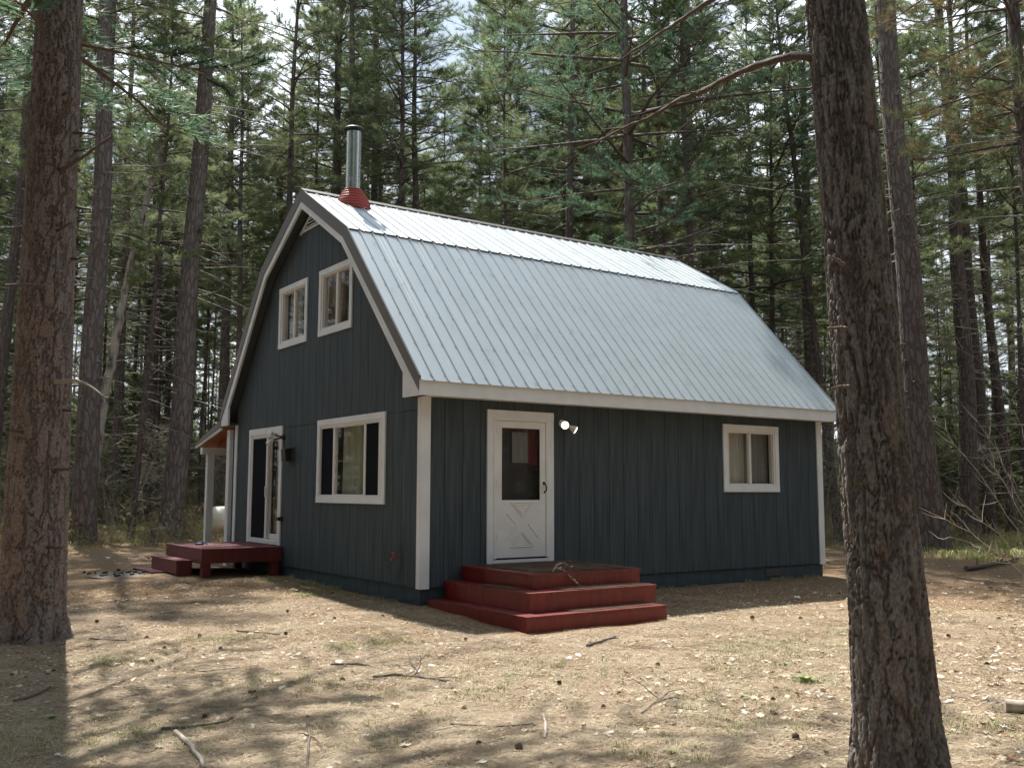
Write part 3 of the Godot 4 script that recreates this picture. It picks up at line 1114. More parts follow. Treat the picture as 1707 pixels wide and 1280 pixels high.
	cabin.add_child(no)
	no.set_meta("kind", "stuff")
	# dark strip under the upper slope and ridge cap
	for k in [1, 3]:
		var q: Vector2 = ROOF[k]
		var s := 1.0 if k == 1 else -1.0
		var fs := MB.new()
		var za := q.x + s * 0.012
		var zb := q.x + s * 0.05
		fs.box(Vector3(x0 + 0.014, q.y - 0.115, minf(za, zb)), Vector3(x1 - 0.014, q.y - 0.036, maxf(za, zb)))
		var n := int((x1 - x0) / wdt)
		for j in n:
			var xx := x0 + (j + 1) * wdt - 0.018
			fs.box(Vector3(xx - 0.02, q.y - 0.037, minf(za, zb) + 0.002), Vector3(xx + 0.02, q.y - 0.008, maxf(za, zb) - 0.002))
		fpart("flashing", fs.mesh(M.flashing), cabin, cnt)
	var rc := MB.new()
	var top: Vector2 = ROOF[2]
	for s in [1.0, -1.0]:
		var e: Vector2 = ROOF[1] if s > 0 else ROOF[3]
		var u := (e - top).normalized()
		var nn: Vector2 = Vector2(u.y, -u.x) * s
		if nn.y < 0:
			nn = -nn
		var p := [top + nn * 0.026, top + u * 0.15 + nn * 0.026, top + u * 0.15 + nn * 0.034, top + nn * 0.036]
		var a := []
		var b := []
		for q in p:
			a.append(Vector3(x0 - 0.02, q.y, q.x))
			b.append(Vector3(x1 + 0.02, q.y, q.x))
		rc.prism(a, b)
	fpart("ridge_cap", rc.mesh(M.flashing), cabin, cnt)
	# triangular louvre in the gable
	var v := Node3D.new()
	v.name = "gable_vent"
	cabin.add_child(v)
	var bk := MB.new()
	wpoly(bk, 1, [Vector2(-4.46, 6.30), Vector2(-3.40, 6.30), Vector2(-3.93, 6.60)], 0.001, 0.010)
	part("backing", bk.mesh(M.seal), v)
	var fr := MB.new()
	for q in [[Vector2(-4.49, 6.285), Vector2(-3.37, 6.285)], [Vector2(-3.37, 6.285), Vector2(-3.93, 6.615)], [Vector2(-3.93, 6.615), Vector2(-4.49, 6.285)]]:
		var u: Vector2 = (q[1] - q[0]).normalized()
		var nn := Vector2(-u.y, u.x) * 0.034
		wpoly(fr, 1, [q[0], q[1], q[1] + nn, q[0] + nn], 0.004, 0.032)
	part("frame", fr.mesh(M.white), v)
	for k in 4:
		var y := 6.36 + k * 0.055
		var half := 0.56 * (6.615 - y) / 0.33
		if half > 0.06:
			var sl := MB.new()
			var za := -3.93 - half + 0.03
			var zb := -3.93 + half - 0.03
			sl.prism([wp(1, za, y, 0.010), wp(1, zb, y, 0.010), wp(1, zb, y + 0.012, 0.010), wp(1, za, y + 0.012, 0.010)], [wp(1, za, y - 0.022, 0.030), wp(1, zb, y - 0.022, 0.030), wp(1, zb, y - 0.006, 0.030), wp(1, za, y - 0.006, 0.030)])
			part("slat", sl.mesh(M.white), v)
	# stove pipe
	var ch := Node3D.new()
	ch.name = "chimney"
	cabin.add_child(ch)
	var cx := 0.68
	var cz := -3.80
	var pi := MB.new()
	pi.lathe(Transform3D(Basis(), Vector3(cx, 0, cz)), [Vector2(0.137, 6.7), Vector2(0.137, 7.20), Vector2(0.139, 7.205), Vector2(0.139, 7.235), Vector2(0.1365, 7.24), Vector2(0.1365, 8.13)], 28)
	for a in 3:
		pi.box(Vector3(cx + 0.139 * cos(2.2 + a * 0.14) - 0.004, 7.20, cz + 0.139 * sin(2.2 + a * 0.14) - 0.004), Vector3(cx + 0.139 * cos(2.2 + a * 0.14) + 0.004, 7.24, cz + 0.139 * sin(2.2 + a * 0.14) + 0.004))
	part("pipe", pi.mesh(M.steel), ch)
	var cp := MB.new()
	cp.lathe(Transform3D(Basis(), Vector3(cx, 0, cz)), [Vector2(0.11, 8.10), Vector2(0.12, 8.16), Vector2(0.185, 8.165), Vector2(0.19, 8.185), Vector2(0.17, 8.205), Vector2(0.08, 8.235), Vector2(0.0, 8.24)], 28)
	part("cap", cp.mesh(M.black), ch)
	var bt := MB.new()
	var prof := []
	for k in 8:
		var r := lerpf(0.33, 0.165, pow(k / 7.0, 1.7))
		var y := lerpf(6.66, 7.03, k / 7.0)
		prof.append(Vector2(r - 0.004, y - 0.004))
		prof.append(Vector2(r + 0.004, y + 0.006))
		prof.append(Vector2(r + 0.003, y + 0.022))
		prof.append(Vector2(r - 0.006, y + 0.032))
	prof.append(Vector2(0.139, 7.06))
	bt.lathe(Transform3D(Basis(), Vector3(cx, 0, cz)), prof, 28)
	part("rubber_boot", bt.mesh(M.boot), ch)

func at_height(p: Vector2, q: Vector2, y: float) -> Vector2:
	return p if p.y >= y else p.lerp(q, (y - p.y) / (q.y - p.y))

func make_porch() -> void:
	var p := Node3D.new()
	p.name = "porch"
	cabin.add_child(p)
	var c := {}
	var a := Vector2(-7.98, 3.10)
	var b := Vector2(-9.66, 2.66)
	var rf := MB.new()
	rf.prism([Vector3(-0.20, a.y, a.x), Vector3(-0.20, b.y, b.x), Vector3(-0.20, b.y - 0.03, b.x), Vector3(-0.20, a.y - 0.03, a.x)], [Vector3(8.86, a.y, a.x), Vector3(8.86, b.y, b.x), Vector3(8.86, b.y - 0.03, b.x), Vector3(8.86, a.y - 0.03, a.x)])
	part("porch_roof", rf.mesh(M.roof), p)
	var tr := MB.new()
	tr.prism([Vector3(-0.216, a.y + 0.012, a.x), Vector3(-0.216, b.y + 0.012, b.x), Vector3(-0.216, b.y - 0.035, b.x), Vector3(-0.216, a.y - 0.15, a.x)], [Vector3(-0.188, a.y + 0.012, a.x), Vector3(-0.188, b.y + 0.012, b.x), Vector3(-0.188, b.y - 0.035, b.x), Vector3(-0.188, a.y - 0.15, a.x)])
	part("porch_trim", tr.mesh(M.trim), p)
	var wb := MB.new()
	wb.prism([Vector3(-0.205, a.y - 0.15, a.x), Vector3(-0.205, b.y - 0.035, b.x), Vector3(-0.205, b.y - 0.085, b.x), Vector3(-0.205, a.y - 0.20, a.x)], [Vector3(-0.17, a.y - 0.15, a.x), Vector3(-0.17, b.y - 0.035, b.x), Vector3(-0.17, b.y - 0.085, b.x), Vector3(-0.17, a.y - 0.20, a.x)])
	part("porch_board", wb.mesh(M.white), p)
	for k in 11:  # boards under the roof
		var f0 := k / 11.0
		var f1 := (k + 0.96) / 11.0
		var q0 := a.lerp(b, f0)
		var q1 := a.lerp(b, f1)
		var cb := MB.new()
		cb.prism([Vector3(-0.168, q0.y - 0.032, q0.x), Vector3(-0.168, q1.y - 0.032, q1.x), Vector3(-0.168, q1.y - 0.052, q1.x), Vector3(-0.168, q0.y - 0.052, q0.x)], [Vector3(8.8, q0.y - 0.032, q0.x), Vector3(8.8, q1.y - 0.032, q1.x), Vector3(8.8, q1.y - 0.052, q1.x), Vector3(8.8, q0.y - 0.052, q0.x)])
		fpart("ceiling_board", cb.mesh(M.cedar), p, c)
	for k in 5:
		var x := 0.25 + k * 2.0
		var r := MB.new()
		r.prism([Vector3(x, a.y - 0.053, a.x), Vector3(x, b.y - 0.053, b.x + 0.1), Vector3(x, b.y - 0.11, b.x + 0.1), Vector3(x, a.y - 0.20, a.x)], [Vector3(x + 0.05, a.y - 0.053, a.x), Vector3(x + 0.05, b.y - 0.053, b.x + 0.1), Vector3(x + 0.05, b.y - 0.11, b.x + 0.1), Vector3(x + 0.05, a.y - 0.20, a.x)])
		fpart("rafter", r.mesh(M.cedar), p, c)
	var bm := MB.new()
	bm.box(Vector3(-0.20, 2.44, -9.30), Vector3(8.75, 2.585, -9.16))
	part("beam", bm.mesh(M.white), p)
	for x in [-0.075, 2.9, 5.8, 8.55]:
		var po := MB.new()
		po.box(Vector3(x, -0.3, -9.30), Vector3(x + 0.145, 2.439, -9.16))
		fpart("post", po.mesh(M.white), p, c)
	var pl := MB.new()
	pl.box(Vector3(-0.075, -0.3, -7.97), Vector3(0.03, 2.90, -7.79))
	part("pilaster", pl.mesh(M.white), p)

func lamp_head(mb: MB, at_: Vector3, dir: Vector3) -> void:
	var y := dir.normalized()
	var x := y.cross(Vector3.UP).normalized()
	mb.lathe(Transform3D(Basis(x, y, x.cross(y)), at_), [Vector2(0.0, -0.16), Vector2(0.022, -0.16), Vector2(0.026, -0.10), Vector2(0.035, -0.085), Vector2(0.060, -0.012), Vector2(0.064, 0.0), Vector2(0.058, 0.002)], 20)

func make_fixtures() -> void:
	# lit twin flood lamp by the storm door
	var f := Node3D.new()
	f.name = "flood_lamp"
	cabin.add_child(f)
	var b := MB.new()
	b.lathe(Transform3D(Basis(Vector3.RIGHT, PI / 2), Vector3(2.47, 2.71, 0.001)), [Vector2(0.055, 0.0), Vector2(0.055, 0.02), Vector2(0.045, 0.03), Vector2(0.0, 0.03)], 16)
	b.tube(PackedVector3Array([Vector3(2.46, 2.71, 0.02), Vector3(2.45, 2.70, 0.06)]), PackedFloat32Array([0.014, 0.014]), 8)
	b.tube(PackedVector3Array([Vector3(2.48, 2.71, 0.02), Vector3(2.50, 2.69, 0.07)]), PackedFloat32Array([0.014, 0.014]), 8)
	part("base", b.mesh(M.white), f)
	for q in [[Vector3(2.385, 2.665, 0.20), Vector3(-0.55, -0.04, 0.83)], [Vector3(2.615, 2.60, 0.165), Vector3(0.66, -0.50, 0.56)]]:
		var d: Vector3 = q[1].normalized()
		var h := MB.new()
		lamp_head(h, q[0], d)
		part("lamp_head", h.mesh(M.vinyl), f)
		var l := MB.new()
		var x := d.cross(Vector3.UP).normalized()
		l.lathe(Transform3D(Basis(x, d, x.cross(d)), q[0]), [Vector2(0.0585, 0.0), Vector2(0.05, 0.010), Vector2(0.03, 0.016), Vector2(0.0, 0.018)], 20)
		part("lamp_lens", l.mesh(M.lamp_glow), f)
		var s := SpotLight3D.new()
		s.light_color = Color(1, 0.93, 0.8)
		s.light_energy = 0.12
		s.light_size = 0.05
		s.spot_angle = 50
		s.spot_range = 12
		s.spot_attenuation = 2
		s.shadow_enabled = true
		f.add_child(s)
		s.name = "lamp_light"
		s.position = q[0] + d * 0.03
		s.look_at_from_position(s.position, s.position + d, Vector3.UP)
	# unlit twin flood lamp by the sliding door
	var g := Node3D.new()
	g.name = "flood_lamp_001"
	cabin.add_child(g)
	var gb := MB.new()
	gb.lathe(Transform3D(Basis(Vector3.BACK, PI / 2), Vector3(-0.001, 2.64, -5.06)), [Vector2(0.06, 0.0), Vector2(0.06, 0.02), Vector2(0.045, 0.035), Vector2(0.0, 0.035)], 16)
	gb.tube(PackedVector3Array([Vector3(-0.03, 2.64, -5.08), Vector3(-0.10, 2.66, -5.12), Vector3(-0.13, 2.68, -5.15)]), PackedFloat32Array([0.016, 0.016, 0.02]), 8)
	gb.tube(PackedVector3Array([Vector3(-0.03, 2.63, -5.08), Vector3(-0.10, 2.60, -5.12), Vector3(-0.15, 2.58, -5.16)]), PackedFloat32Array([0.016, 0.016, 0.02]), 8)
	part("base", gb.mesh(M.black), g)
	for q in [[Vector3(-0.23, 2.70, -5.19), Vector3(-0.75, 0.10, 0.25)], [Vector3(-0.23, 2.50, -5.22), Vector3(-0.55, -0.8, -0.1)]]:
		var h := MB.new()
		lamp_head(h, q[0], q[1])
		var d: Vector3 = q[1].normalized()
		var x := d.cross(Vector3.UP).normalized()
		h.lathe(Transform3D(Basis(x, d, x.cross(d)), q[0]), [Vector2(0.0585, 0.0), Vector2(0.05, 0.012), Vector2(0.0, 0.02)], 20)
		part("lamp_head", h.mesh(M.white), g)
	# black hooded wall lantern
	var w := Node3D.new()
	w.name = "wall_lantern"
	cabin.add_child(w)
	var wm := MB.new()
	wbox(wm, 1, -4.82, -4.56, 2.17, 2.43, 0.002, 0.03)
	part("back_plate", wm.mesh(M.foundation), w)
	var hm := MB.new()
	hm.prism([wp(1, -4.80, 2.42, 0.03), wp(1, -4.60, 2.42, 0.03), wp(1, -4.60, 2.19, 0.03), wp(1, -4.80, 2.19, 0.03)], [wp(1, -4.80, 2.40, 0.16), wp(1, -4.60, 2.40, 0.16), wp(1, -4.60, 2.20, 0.14), wp(1, -4.80, 2.20, 0.14)])
	part("hood", hm.mesh(M.black), w)
	# outdoor tap
	var t := MB.new()
	t.tube(PackedVector3Array([Vector3(0.0, 0.73, -0.62), Vector3(-0.09, 0.73, -0.62), Vector3(-0.12, 0.68, -0.62)]), PackedFloat32Array([0.016, 0.018, 0.014]), 8)
	t.lathe(Transform3D(Basis(Vector3.FORWARD, 0.5), Vector3(-0.10, 0.75, -0.62)), [Vector2(0.008, 0.0), Vector2(0.008, 0.03), Vector2(0.035, 0.032), Vector2(0.035, 0.045), Vector2(0.0, 0.045)], 10)
	part("tap", t.mesh(M.brass), cabin)

# ---------------------------------------------------------------- steps and deck
func make_steps() -> void:
	var st := thing("front_steps", "wide dark red three tier wooden steps below the white storm door", "steps", Vector3(0.13, 0, 0.03))
	var c := {}
	var o := st.position
	for q in [[0.62, 0.64, 2.50, 1.72, 0.019, 0.43], [0.425, 0.36, 2.47, 2.06, 0.017, 0.19], [0.188, 0.10, 2.36, 2.36, 0.004, -0.15]]:
		var top: float = q[0]
		var x0: float = q[1]
		var x1: float = q[2]
		var z1: float = q[3]
		var lip: float = q[4]
		var n := int(ceil(z1 / 0.148))
		var dz := z1 / n
		for k in n:
			var b := MB.new()
			b.box(Vector3(x0, top - 0.034 - 0.0006 * (k % 3), k * dz + 0.002) - Vector3(o.x, 0, 0), Vector3(x1, top - 0.0008 * ((k * 5) % 3), (k + 1) * dz - 0.003) - Vector3(o.x, 0, 0))
			fpart("tread_board", b.mesh(M.red_tread), st, c)
		var f := MB.new()
		f.box(Vector3(x0 + lip, q[5], z1 - lip - 0.035) - Vector3(o.x, 0, 0), Vector3(x1 - lip, top - 0.036, z1 - lip) - Vector3(o.x, 0, 0))
		fpart("front_riser", f.mesh(M.red), st, c)
		for x in [x0 + lip, x1 - lip - 0.035]:
			var s := MB.new()
			s.box(Vector3(x, q[5], 0.004) - Vector3(o.x, 0, 0), Vector3(x + 0.035, top - 0.036, z1 - lip - 0.036) - Vector3(o.x, 0, 0))
			fpart("side_riser", s.mesh(M.red), st, c)
	# needles that have gathered on the treads
	var nb := MB.new()
	for k in 40:
		var a := rng.randf() * TAU
		var p := Vector3(rng.randfn() * 0.035, rng.randf_range(0.0, 0.012), rng.randfn() * 0.035)
		var d := Vector3(cos(a), rng.randf_range(-0.05, 0.12), sin(a)) * rng.randf_range(0.05, 0.11)
		nb.col = Color(1, 1, 1) * rng.randf_range(0.6, 1.35)
		nb.needle(p, d, Vector3(-sin(a), 0, cos(a)) * 0.0017)
	var xf := []
	var cs := []
	for q in [[0.62, 0.82, 2.40, 0.10, 1.66, 1100], [0.425, 0.95, 2.38, 1.76, 1.96, 330], [0.425, 0.42, 0.60, 0.9, 1.6, 60], [0.188, 0.90, 2.26, 2.10, 2.22, 170]]:
		for k in q[5]:
			var x := rng.randf_range(q[1], q[2])
			var z := rng.randf_range(q[3], q[4])
			if q[5] > 1000 and patch.get_noise_2d(x * 9.0, z * 9.0) < -0.22:
				continue
			if rng.randf() < 0.10:
				z += rng.randf_range(-0.02, 0.05)
			xf.append(Transform3D(Basis(Vector3.UP, rng.randf() * TAU), Vector3(x, q[0] + 0.001, z + 0.03)))
			cs.append(Color(0.22, 0.135, 0.08).lerp(Color(0.13, 0.07, 0.042), rng.randf()))
	many("needle_drift", nb.mesh(M.plain), xf, cs, "brown pine needles gathered on the treads of the red front steps", "pine needles")

func make_deck() -> void:
	var d := thing("side_deck", "low dark red wooden deck with two side steps at the sliding door", "deck", Vector3(-0.74, 0, -6.0))
	var c := {}
	var o := Vector3(d.position.x, 0, d.position.z)
	var z0 := -7.06
	var z1 := -4.925
	for k in 15:
		var b := MB.new()
		var w := (z1 - z0) / 15.0
		b.box(Vector3(-1.475, 0.638, z0 + k * w + 0.002) - o, Vector3(-0.026, 0.674 - 0.001 * (k % 2), z0 + (k + 1) * w - 0.003) - o)
		fpart("deck_board", b.mesh(M.deck_red), d, c)
	for q in [[-1.47, -0.026, -4.965, -4.93], [-1.47, -0.026, -7.055, -7.02], [-1.47, -1.435, -7.019, -4.966], [-0.065, -0.026, -7.019, -4.966]]:
		var b := MB.new()
		b.box(Vector3(q[0], 0.425, q[2]) - o, Vector3(q[1], 0.637, q[3]) - o)
		fpart("rim_board", b.mesh(M.deck_red), d, c)
	for x in [-1.43, -0.21]:
		for z in [-7.01, -5.12]:
			var b := MB.new()
			b.box(Vector3(x, -0.2, z) - o, Vector3(x + 0.14, 0.636, z + 0.145) - o)
			fpart("leg", b.mesh(M.deck_red), d, c)
	for q in [[0.462, -1.755, -1.476, -7.02, -5.40], [0.235, -1.985, -1.72, -7.25, -6.10]]:
		for k in 2:
			var b := MB.new()
			var w: float = (q[2] - q[1]) / 2.0
			b.box(Vector3(q[1] + k * w + 0.002, q[0] - 0.036, q[3]) - o, Vector3(q[1] + (k + 1) * w - 0.003, q[0], q[4]) - o)
			fpart("step_board", b.mesh(M.deck_red), d, c)
		var r := MB.new()
		r.box(Vector3(q[1] + 0.012, q[0] - 0.23, q[3] + 0.02) - o, Vector3(q[1] + 0.045, q[0] - 0.037, q[4] - 0.02) - o)
		fpart("step_riser", r.mesh(M.deck_red), d, c)
		for z in [q[3] + 0.01, q[4] - 0.05]:
			var s := MB.new()
			s.box(Vector3(q[1] + 0.046, q[0] - 0.27, z) - o, Vector3(q[2] - 0.002, q[0] - 0.037, z + 0.036) - o)
			fpart("stringer", s.mesh(M.deck_red), d, c)

# ---------------------------------------------------------------- trees
func wander(a: Vector3, d: Vector3, long: float, count: int, bend: Vector3, jig: float) -> PackedVector3Array:
	var p := PackedVector3Array([a])
	for k in range(1, count + 1):
		d = (d + bend / count + Vector3(rng.randfn(), rng.randfn(), rng.randfn()) * jig).normalized()
		a += d * long / count
		p.append(a)
	return p

func taper(r0: float, r1: float, count: int) -> PackedFloat32Array:
	var r := PackedFloat32Array()
	for k in count + 1:
		r.append(lerpf(r0, r1, float(k) / count))
	return r

func tuft(mb: MB, p: Vector3, axis: Vector3, count: int, long: float, w: float, spread: float) -> void:
	var s := axis.cross(Vector3(0.31, 0.87, 0.38)).normalized()
	var u := axis.cross(s)
	for k in count:
		var a := rng.randf() * TAU
		var b := rng.randf_range(0.25, spread)
		var side := s * cos(a) + u * sin(a)
		var d := (axis * cos(b) + side * sin(b)) * long * rng.randf_range(0.75, 1.15)
		mb.needle(p + axis * rng.randf_range(-0.4, 0.3) * long, d, d.cross(Vector3(rng.randfn(), rng.randfn(), rng.randfn())).normalized() * w)

# kind: crown start (share of height), longest limb, droop, tufts per shoot, needle length, width, colour, limbs per whorl, whorl spacing
func pine(seed_: int, h: float, r0: float, k: Dictionary) -> Array:
	rng.seed = seed_
	var bend := Vector2(rng.randfn(), rng.randfn()) * 0.0016
	var at_y := func(y: float) -> Vector3: return Vector3(bend.x * y * (h - y) * 0.3 + 0.03 * sin(y * 0.7 + seed_), y, bend.y * y * (h - y) * 0.3 + 0.03 * cos(y * 0.6))
	var rad := func(y: float) -> float: return r0 * (pow(1.0 - y / h, 0.72) * 0.86 + 0.03 + 0.35 * exp(-y / 0.35))
	var trunk := MB.new()
	var pts := PackedVector3Array()
	var rs := PackedFloat32Array()
	var rings := 26
	for q in rings:
		var y: float = -0.25 + (h + 0.2) * pow(float(q) / (rings - 1), 1.35)
		pts.append(at_y.call(y))
		rs.append(maxf(rad.call(maxf(y, 0.0)), 0.012))
	trunk.tube(pts, rs, 14, false, 4.4)
	var dead := MB.new()
	var wood := MB.new()
	var leaf := MB.new()
	var y0: float = h * k.start
	# dead limbs and stubs under the crown
	var n_dead: int = k.dead
	for q in n_dead:
		var y := lerpf(h * k.get("dead0", 0.06), y0 + 1.5, pow(rng.randf(), 0.75))
		var a := rng.randf() * TAU
		var d := Vector3(cos(a), rng.randf_range(-0.25, 0.30), sin(a)).normalized()
		var p: Vector3 = at_y.call(y) + Vector3(cos(a), 0, sin(a)) * float(rad.call(y)) * 0.8
		var long := (0.12 + 0.15 * rng.randf()) if rng.randf() < 0.45 else rng.randf_range(0.5, 2.3) * (0.5 + y / y0 * 0.6)
		dead.col = Color(0.20, 0.17, 0.14).lerp(Color(0.46, 0.42, 0.37), rng.randf() * rng.randf())
		if long < 0.3:
			dead.tube(wander(p, d, long, 1, Vector3.ZERO, 0.0), taper(0.028, 0.014, 1), 4, true)
			continue
		var n := 4
		var path := wander(p, d, long, n, Vector3(0, rng.randf_range(-0.5, 0.25), 0), 0.08)
		dead.tube(path, taper(0.010 + 0.005 * long, 0.004, n), 3, false)
		for t in rng.randi_range(1, 4):
			var at_: Vector3 = path[rng.randi_range(2, n)]
			var td := (d + Vector3(rng.randfn(), rng.randfn() * 0.6, rng.randfn()) * 0.8).normalized()
			dead.tube(wander(at_, td, long * rng.randf_range(0.15, 0.45), 2, Vector3.ZERO, 0.15), taper(0.006, 0.0025, 2), 3, false)
	# live crown
	var y := y0
	while y < h - 0.4:
		var f := (y - y0) / (h - y0)
		var long0: float = k.long * (0.45 + 0.55 * minf(1.0, f * 4.0)) * pow(1.0 - f, 0.45) + 0.25
		var a0 := rng.randf() * TAU
		var limbs: int = k.limbs + rng.randi_range(-1, 1)
		for q in limbs:
			if rng.randf() < k.get("miss", 0.12):
				continue
			var a := a0 + TAU * q / limbs + rng.randf_range(-0.35, 0.35)
			var long := long0 * rng.randf_range(0.4, 1.25)
			var rise: float = lerpf(k.rise, 0.9, f * f)
			var d := Vector3(cos(a), rise + rng.randf_range(-0.12, 0.12), sin(a)).normalized()
			var p: Vector3 = at_y.call(y + rng.randf_range(-0.15, 0.15))
			var n := 5
			var path := wander(p, d, long, n, Vector3(0, k.droop * rng.randf_range(0.5, 1.4), 0), 0.05)
			if path.size() > 2:
				path[n] += Vector3(0, 0.10 * long * k.get("upturn", 0.5), 0)
			wood.col = Color(0.10, 0.075, 0.06) * rng.randf_range(0.7, 1.3)
			wood.tube(path, taper(0.012 + 0.011 * long, 0.005, n), 4, false)
			var shade := rng.randf_range(0.65, 1.25)
			var shoots := int(k.shoots * (0.5 + 0.5 * long / k.long)) + 2
			for s in shoots:
				var g := lerpf(k.get("bare", 0.35), 1.0, (s + rng.randf()) / shoots)
				var idx := mini(int(g * n), n - 1)
				var at_ := path[idx].lerp(path[idx + 1], g * n - idx)
				var side := 1.0 if s % 2 == 0 else -1.0
				var fwd := (path[idx + 1] - path[idx]).normalized()
				var lat := fwd.cross(Vector3.UP).normalized() * side
				var sd := (fwd * 0.75 + lat * rng.randf_range(0.3, 1.0) + Vector3(0, rng.randf_range(k.get("low", -0.25), k.get("high", 0.75)), 0)).normalized()
				var sl := long * rng.randf_range(0.16, 0.30) * (1.25 - g * 0.7) + 0.12
				wood.tube(PackedVector3Array([at_, at_ + sd * sl]), PackedFloat32Array([0.007, 0.004]), 3, false)
				var tufts: int = k.tufts
				for t in tufts:
					var tp := at_ + sd * sl * lerpf(0.3, 1.0, float(t + 1) / tufts)
					var hue: Color = (k.green as Color).lerp(k.green2, rng.randf()) * (shade * rng.randf_range(0.75, 1.3))
					if k.has("brown") and rng.randf() < k.brown:
						hue = Color(0.30, 0.19, 0.085) * rng.randf_range(0.7, 1.2)
					hue.a = 1
					leaf.col = hue
					var ax := (sd + Vector3(rng.randfn() * 0.25, 0.25 + rng.randfn() * 0.25, rng.randfn() * 0.25)).normalized()
					tuft(leaf, tp, ax, k.count, k.needle, k.width, k.get("spread", 1.1))
		y += k.gap * rng.randf_range(0.75, 1.25) * lerpf(1.0, 0.7, f)
	var tm := trunk.mesh(M.bark)
	dead.into(tm, M.deadwood)
	var cm := ArrayMesh.new()
	wood.into(cm, M.deadwood)
	leaf.into(cm, M.needles)
	return [tm, cm, h, r0]

var kinds := []
var foliage := 0

func make_kinds() -> void:
	var red := {"start": 0.44, "long": 3.7, "droop": -0.30, "rise": 0.22, "tufts": 4, "needle": 0.22, "width": 0.0065, "green": Color(0.140, 0.195, 0.095), "green2": Color(0.245, 0.285, 0.130), "limbs": 5, "bare": 0.42, "spread": 1.45, "miss": 0.28, "gap": 0.66, "shoots": 12, "count": 15, "dead": 130}
	kinds.append(pine(101, 30.0, 0.27, red))
	var r2 := red.duplicate()
	r2.merge({"start": 0.38, "long": 3.0, "gap": 0.8, "dead": 150, "green": Color(0.165, 0.215, 0.10), "miss": 0.25}, true)
	kinds.append(pine(102, 28.0, 0.21, r2))
	var r3 := red.duplicate()
	r3.merge({"start": 0.52, "long": 4.0, "dead": 120, "gap": 0.75, "brown": 0.05}, true)
	kinds.append(pine(103, 31.0, 0.31, r3))
	var white := red.duplicate()
	white.merge({"start": 0.30, "long": 4.6, "droop": -0.1, "rise": 0.06, "needle": 0.16, "width": 0.006, "spread": 1.0, "count": 17, "tufts": 4, "shoots": 18, "green": Color(0.075, 0.150, 0.095), "green2": Color(0.14, 0.21, 0.115), "gap": 0.85, "dead": 60, "upturn": 0.9, "bare": 0.25, "low": -0.12, "high": 0.3}, true)
	kinds.append(pine(104, 27.0, 0.24, white))
	var pole := red.duplicate()
	pole.merge({"start": 0.46, "long": 2.1, "gap": 0.75, "dead": 130, "shoots": 9, "green": Color(0.165, 0.22, 0.10)}, true)
	kinds.append(pine(105, 22.0, 0.12, pole))
	var young := red.duplicate()
	young.merge({"start": 0.06, "long": 1.25, "gap": 0.34, "dead": 3, "shoots": 8, "green": Color(0.12, 0.18, 0.07), "green2": Color(0.17, 0.21, 0.08), "rise": 0.35, "needle": 0.12, "width": 0.006, "miss": 0.2}, true)
	kinds.append(pine(106, 4.2, 0.05, young))
	var brown := red.duplicate()
	brown.merge({"start": 0.34, "long": 3.4, "gap": 0.6, "brown": 0.45, "width": 0.005, "count": 16}, true)
	kinds.append(pine(107, 26.0, 0.25, brown))
	# leafless saplings
	for v in 3:
		rng.seed = 300 + v
		var mb := MB.new()
		var lf := MB.new()
		var stems := [1, 3, 4][v] as int
		for s in stems:
			var a := rng.randf() * TAU
			mb.col = Color(0.24, 0.205, 0.17) * rng.randf_range(0.6, 1.4)
			var path := wander(Vector3(cos(a), 0, sin(a)) * 0.08 * stems - Vector3(0, 0.1, 0), Vector3(cos(a) * 0.22, 1, sin(a) * 0.22).normalized(), rng.randf_range(3.0, 4.6), 8, Vector3.ZERO, 0.06)
			mb.tube(path, taper(0.022, 0.005, 8), 4, false)
			for b in 26:
				var g := rng.randf_range(0.15, 1.0) * 8
				var idx := mini(int(g), 7)
				var p := path[idx].lerp(path[idx + 1], g - idx)
				var ba := rng.randf() * TAU
				var bd := Vector3(cos(ba), rng.randf_range(0.0, 0.9), sin(ba)).normalized()
				var bl := rng.randf_range(0.4, 1.3)
				var bp := wander(p, bd, bl, 4, Vector3(0, 0.3, 0), 0.12)
				mb.tube(bp, taper(0.007, 0.0025, 4), 3, false)
				for t in 4:
					var tp: Vector3 = bp[rng.randi_range(1, 4)]
					var tw := wander(tp, (bd + Vector3(rng.randfn(), rng.randfn(), rng.randfn()) * 0.7).normalized(), rng.randf_range(0.15, 0.4), 2, Vector3.ZERO, 0.2)
					mb.tube(tw, taper(0.004, 0.0018, 2), 3, false)
					lf.col = Color(0.26, 0.26, 0.08).lerp(Color(0.20, 0.25, 0.08), rng.randf())
					for l in 2:
						tuft(lf, tw[l + 1], bd, 3, 0.035, 0.010, 1.3)
		var m := mb.mesh(M.deadwood)
		var lm := lf.mesh(M.needles)
		kinds.append([m, lm, 4.0, 0.03])

func put_tree(called: String, kind: int, p: Vector3, dia: float, high: float, lean: Vector2, turn: float, label: String, category: String, group := "", spread := 1.0, far := false) -> Node3D:
	var t: Array = kinds[kind]
	var o := thing(called, label, category, p, group)
	var up := Vector3(lean.x, 1, lean.y).normalized()
	o.basis = Basis(Quaternion(Vector3.UP, up)) if lean.length() > 0.0001 else Basis()
	var sd: float = dia / (2.0 * t[3])
	var sh: float = high / t[2]
	var a := part("trunk" if kind < 7 else "stems", t[0], o)
	a.basis = Basis(Vector3.UP, turn).scaled(Vector3(sd, sh, sd))
	var b := part("crown" if kind < 7 else "buds", t[1], o)
	var sc := spread if kind < 7 else sd
	b.basis = Basis(Vector3.UP, turn).scaled(Vector3(sc, sh, sc))
	return o

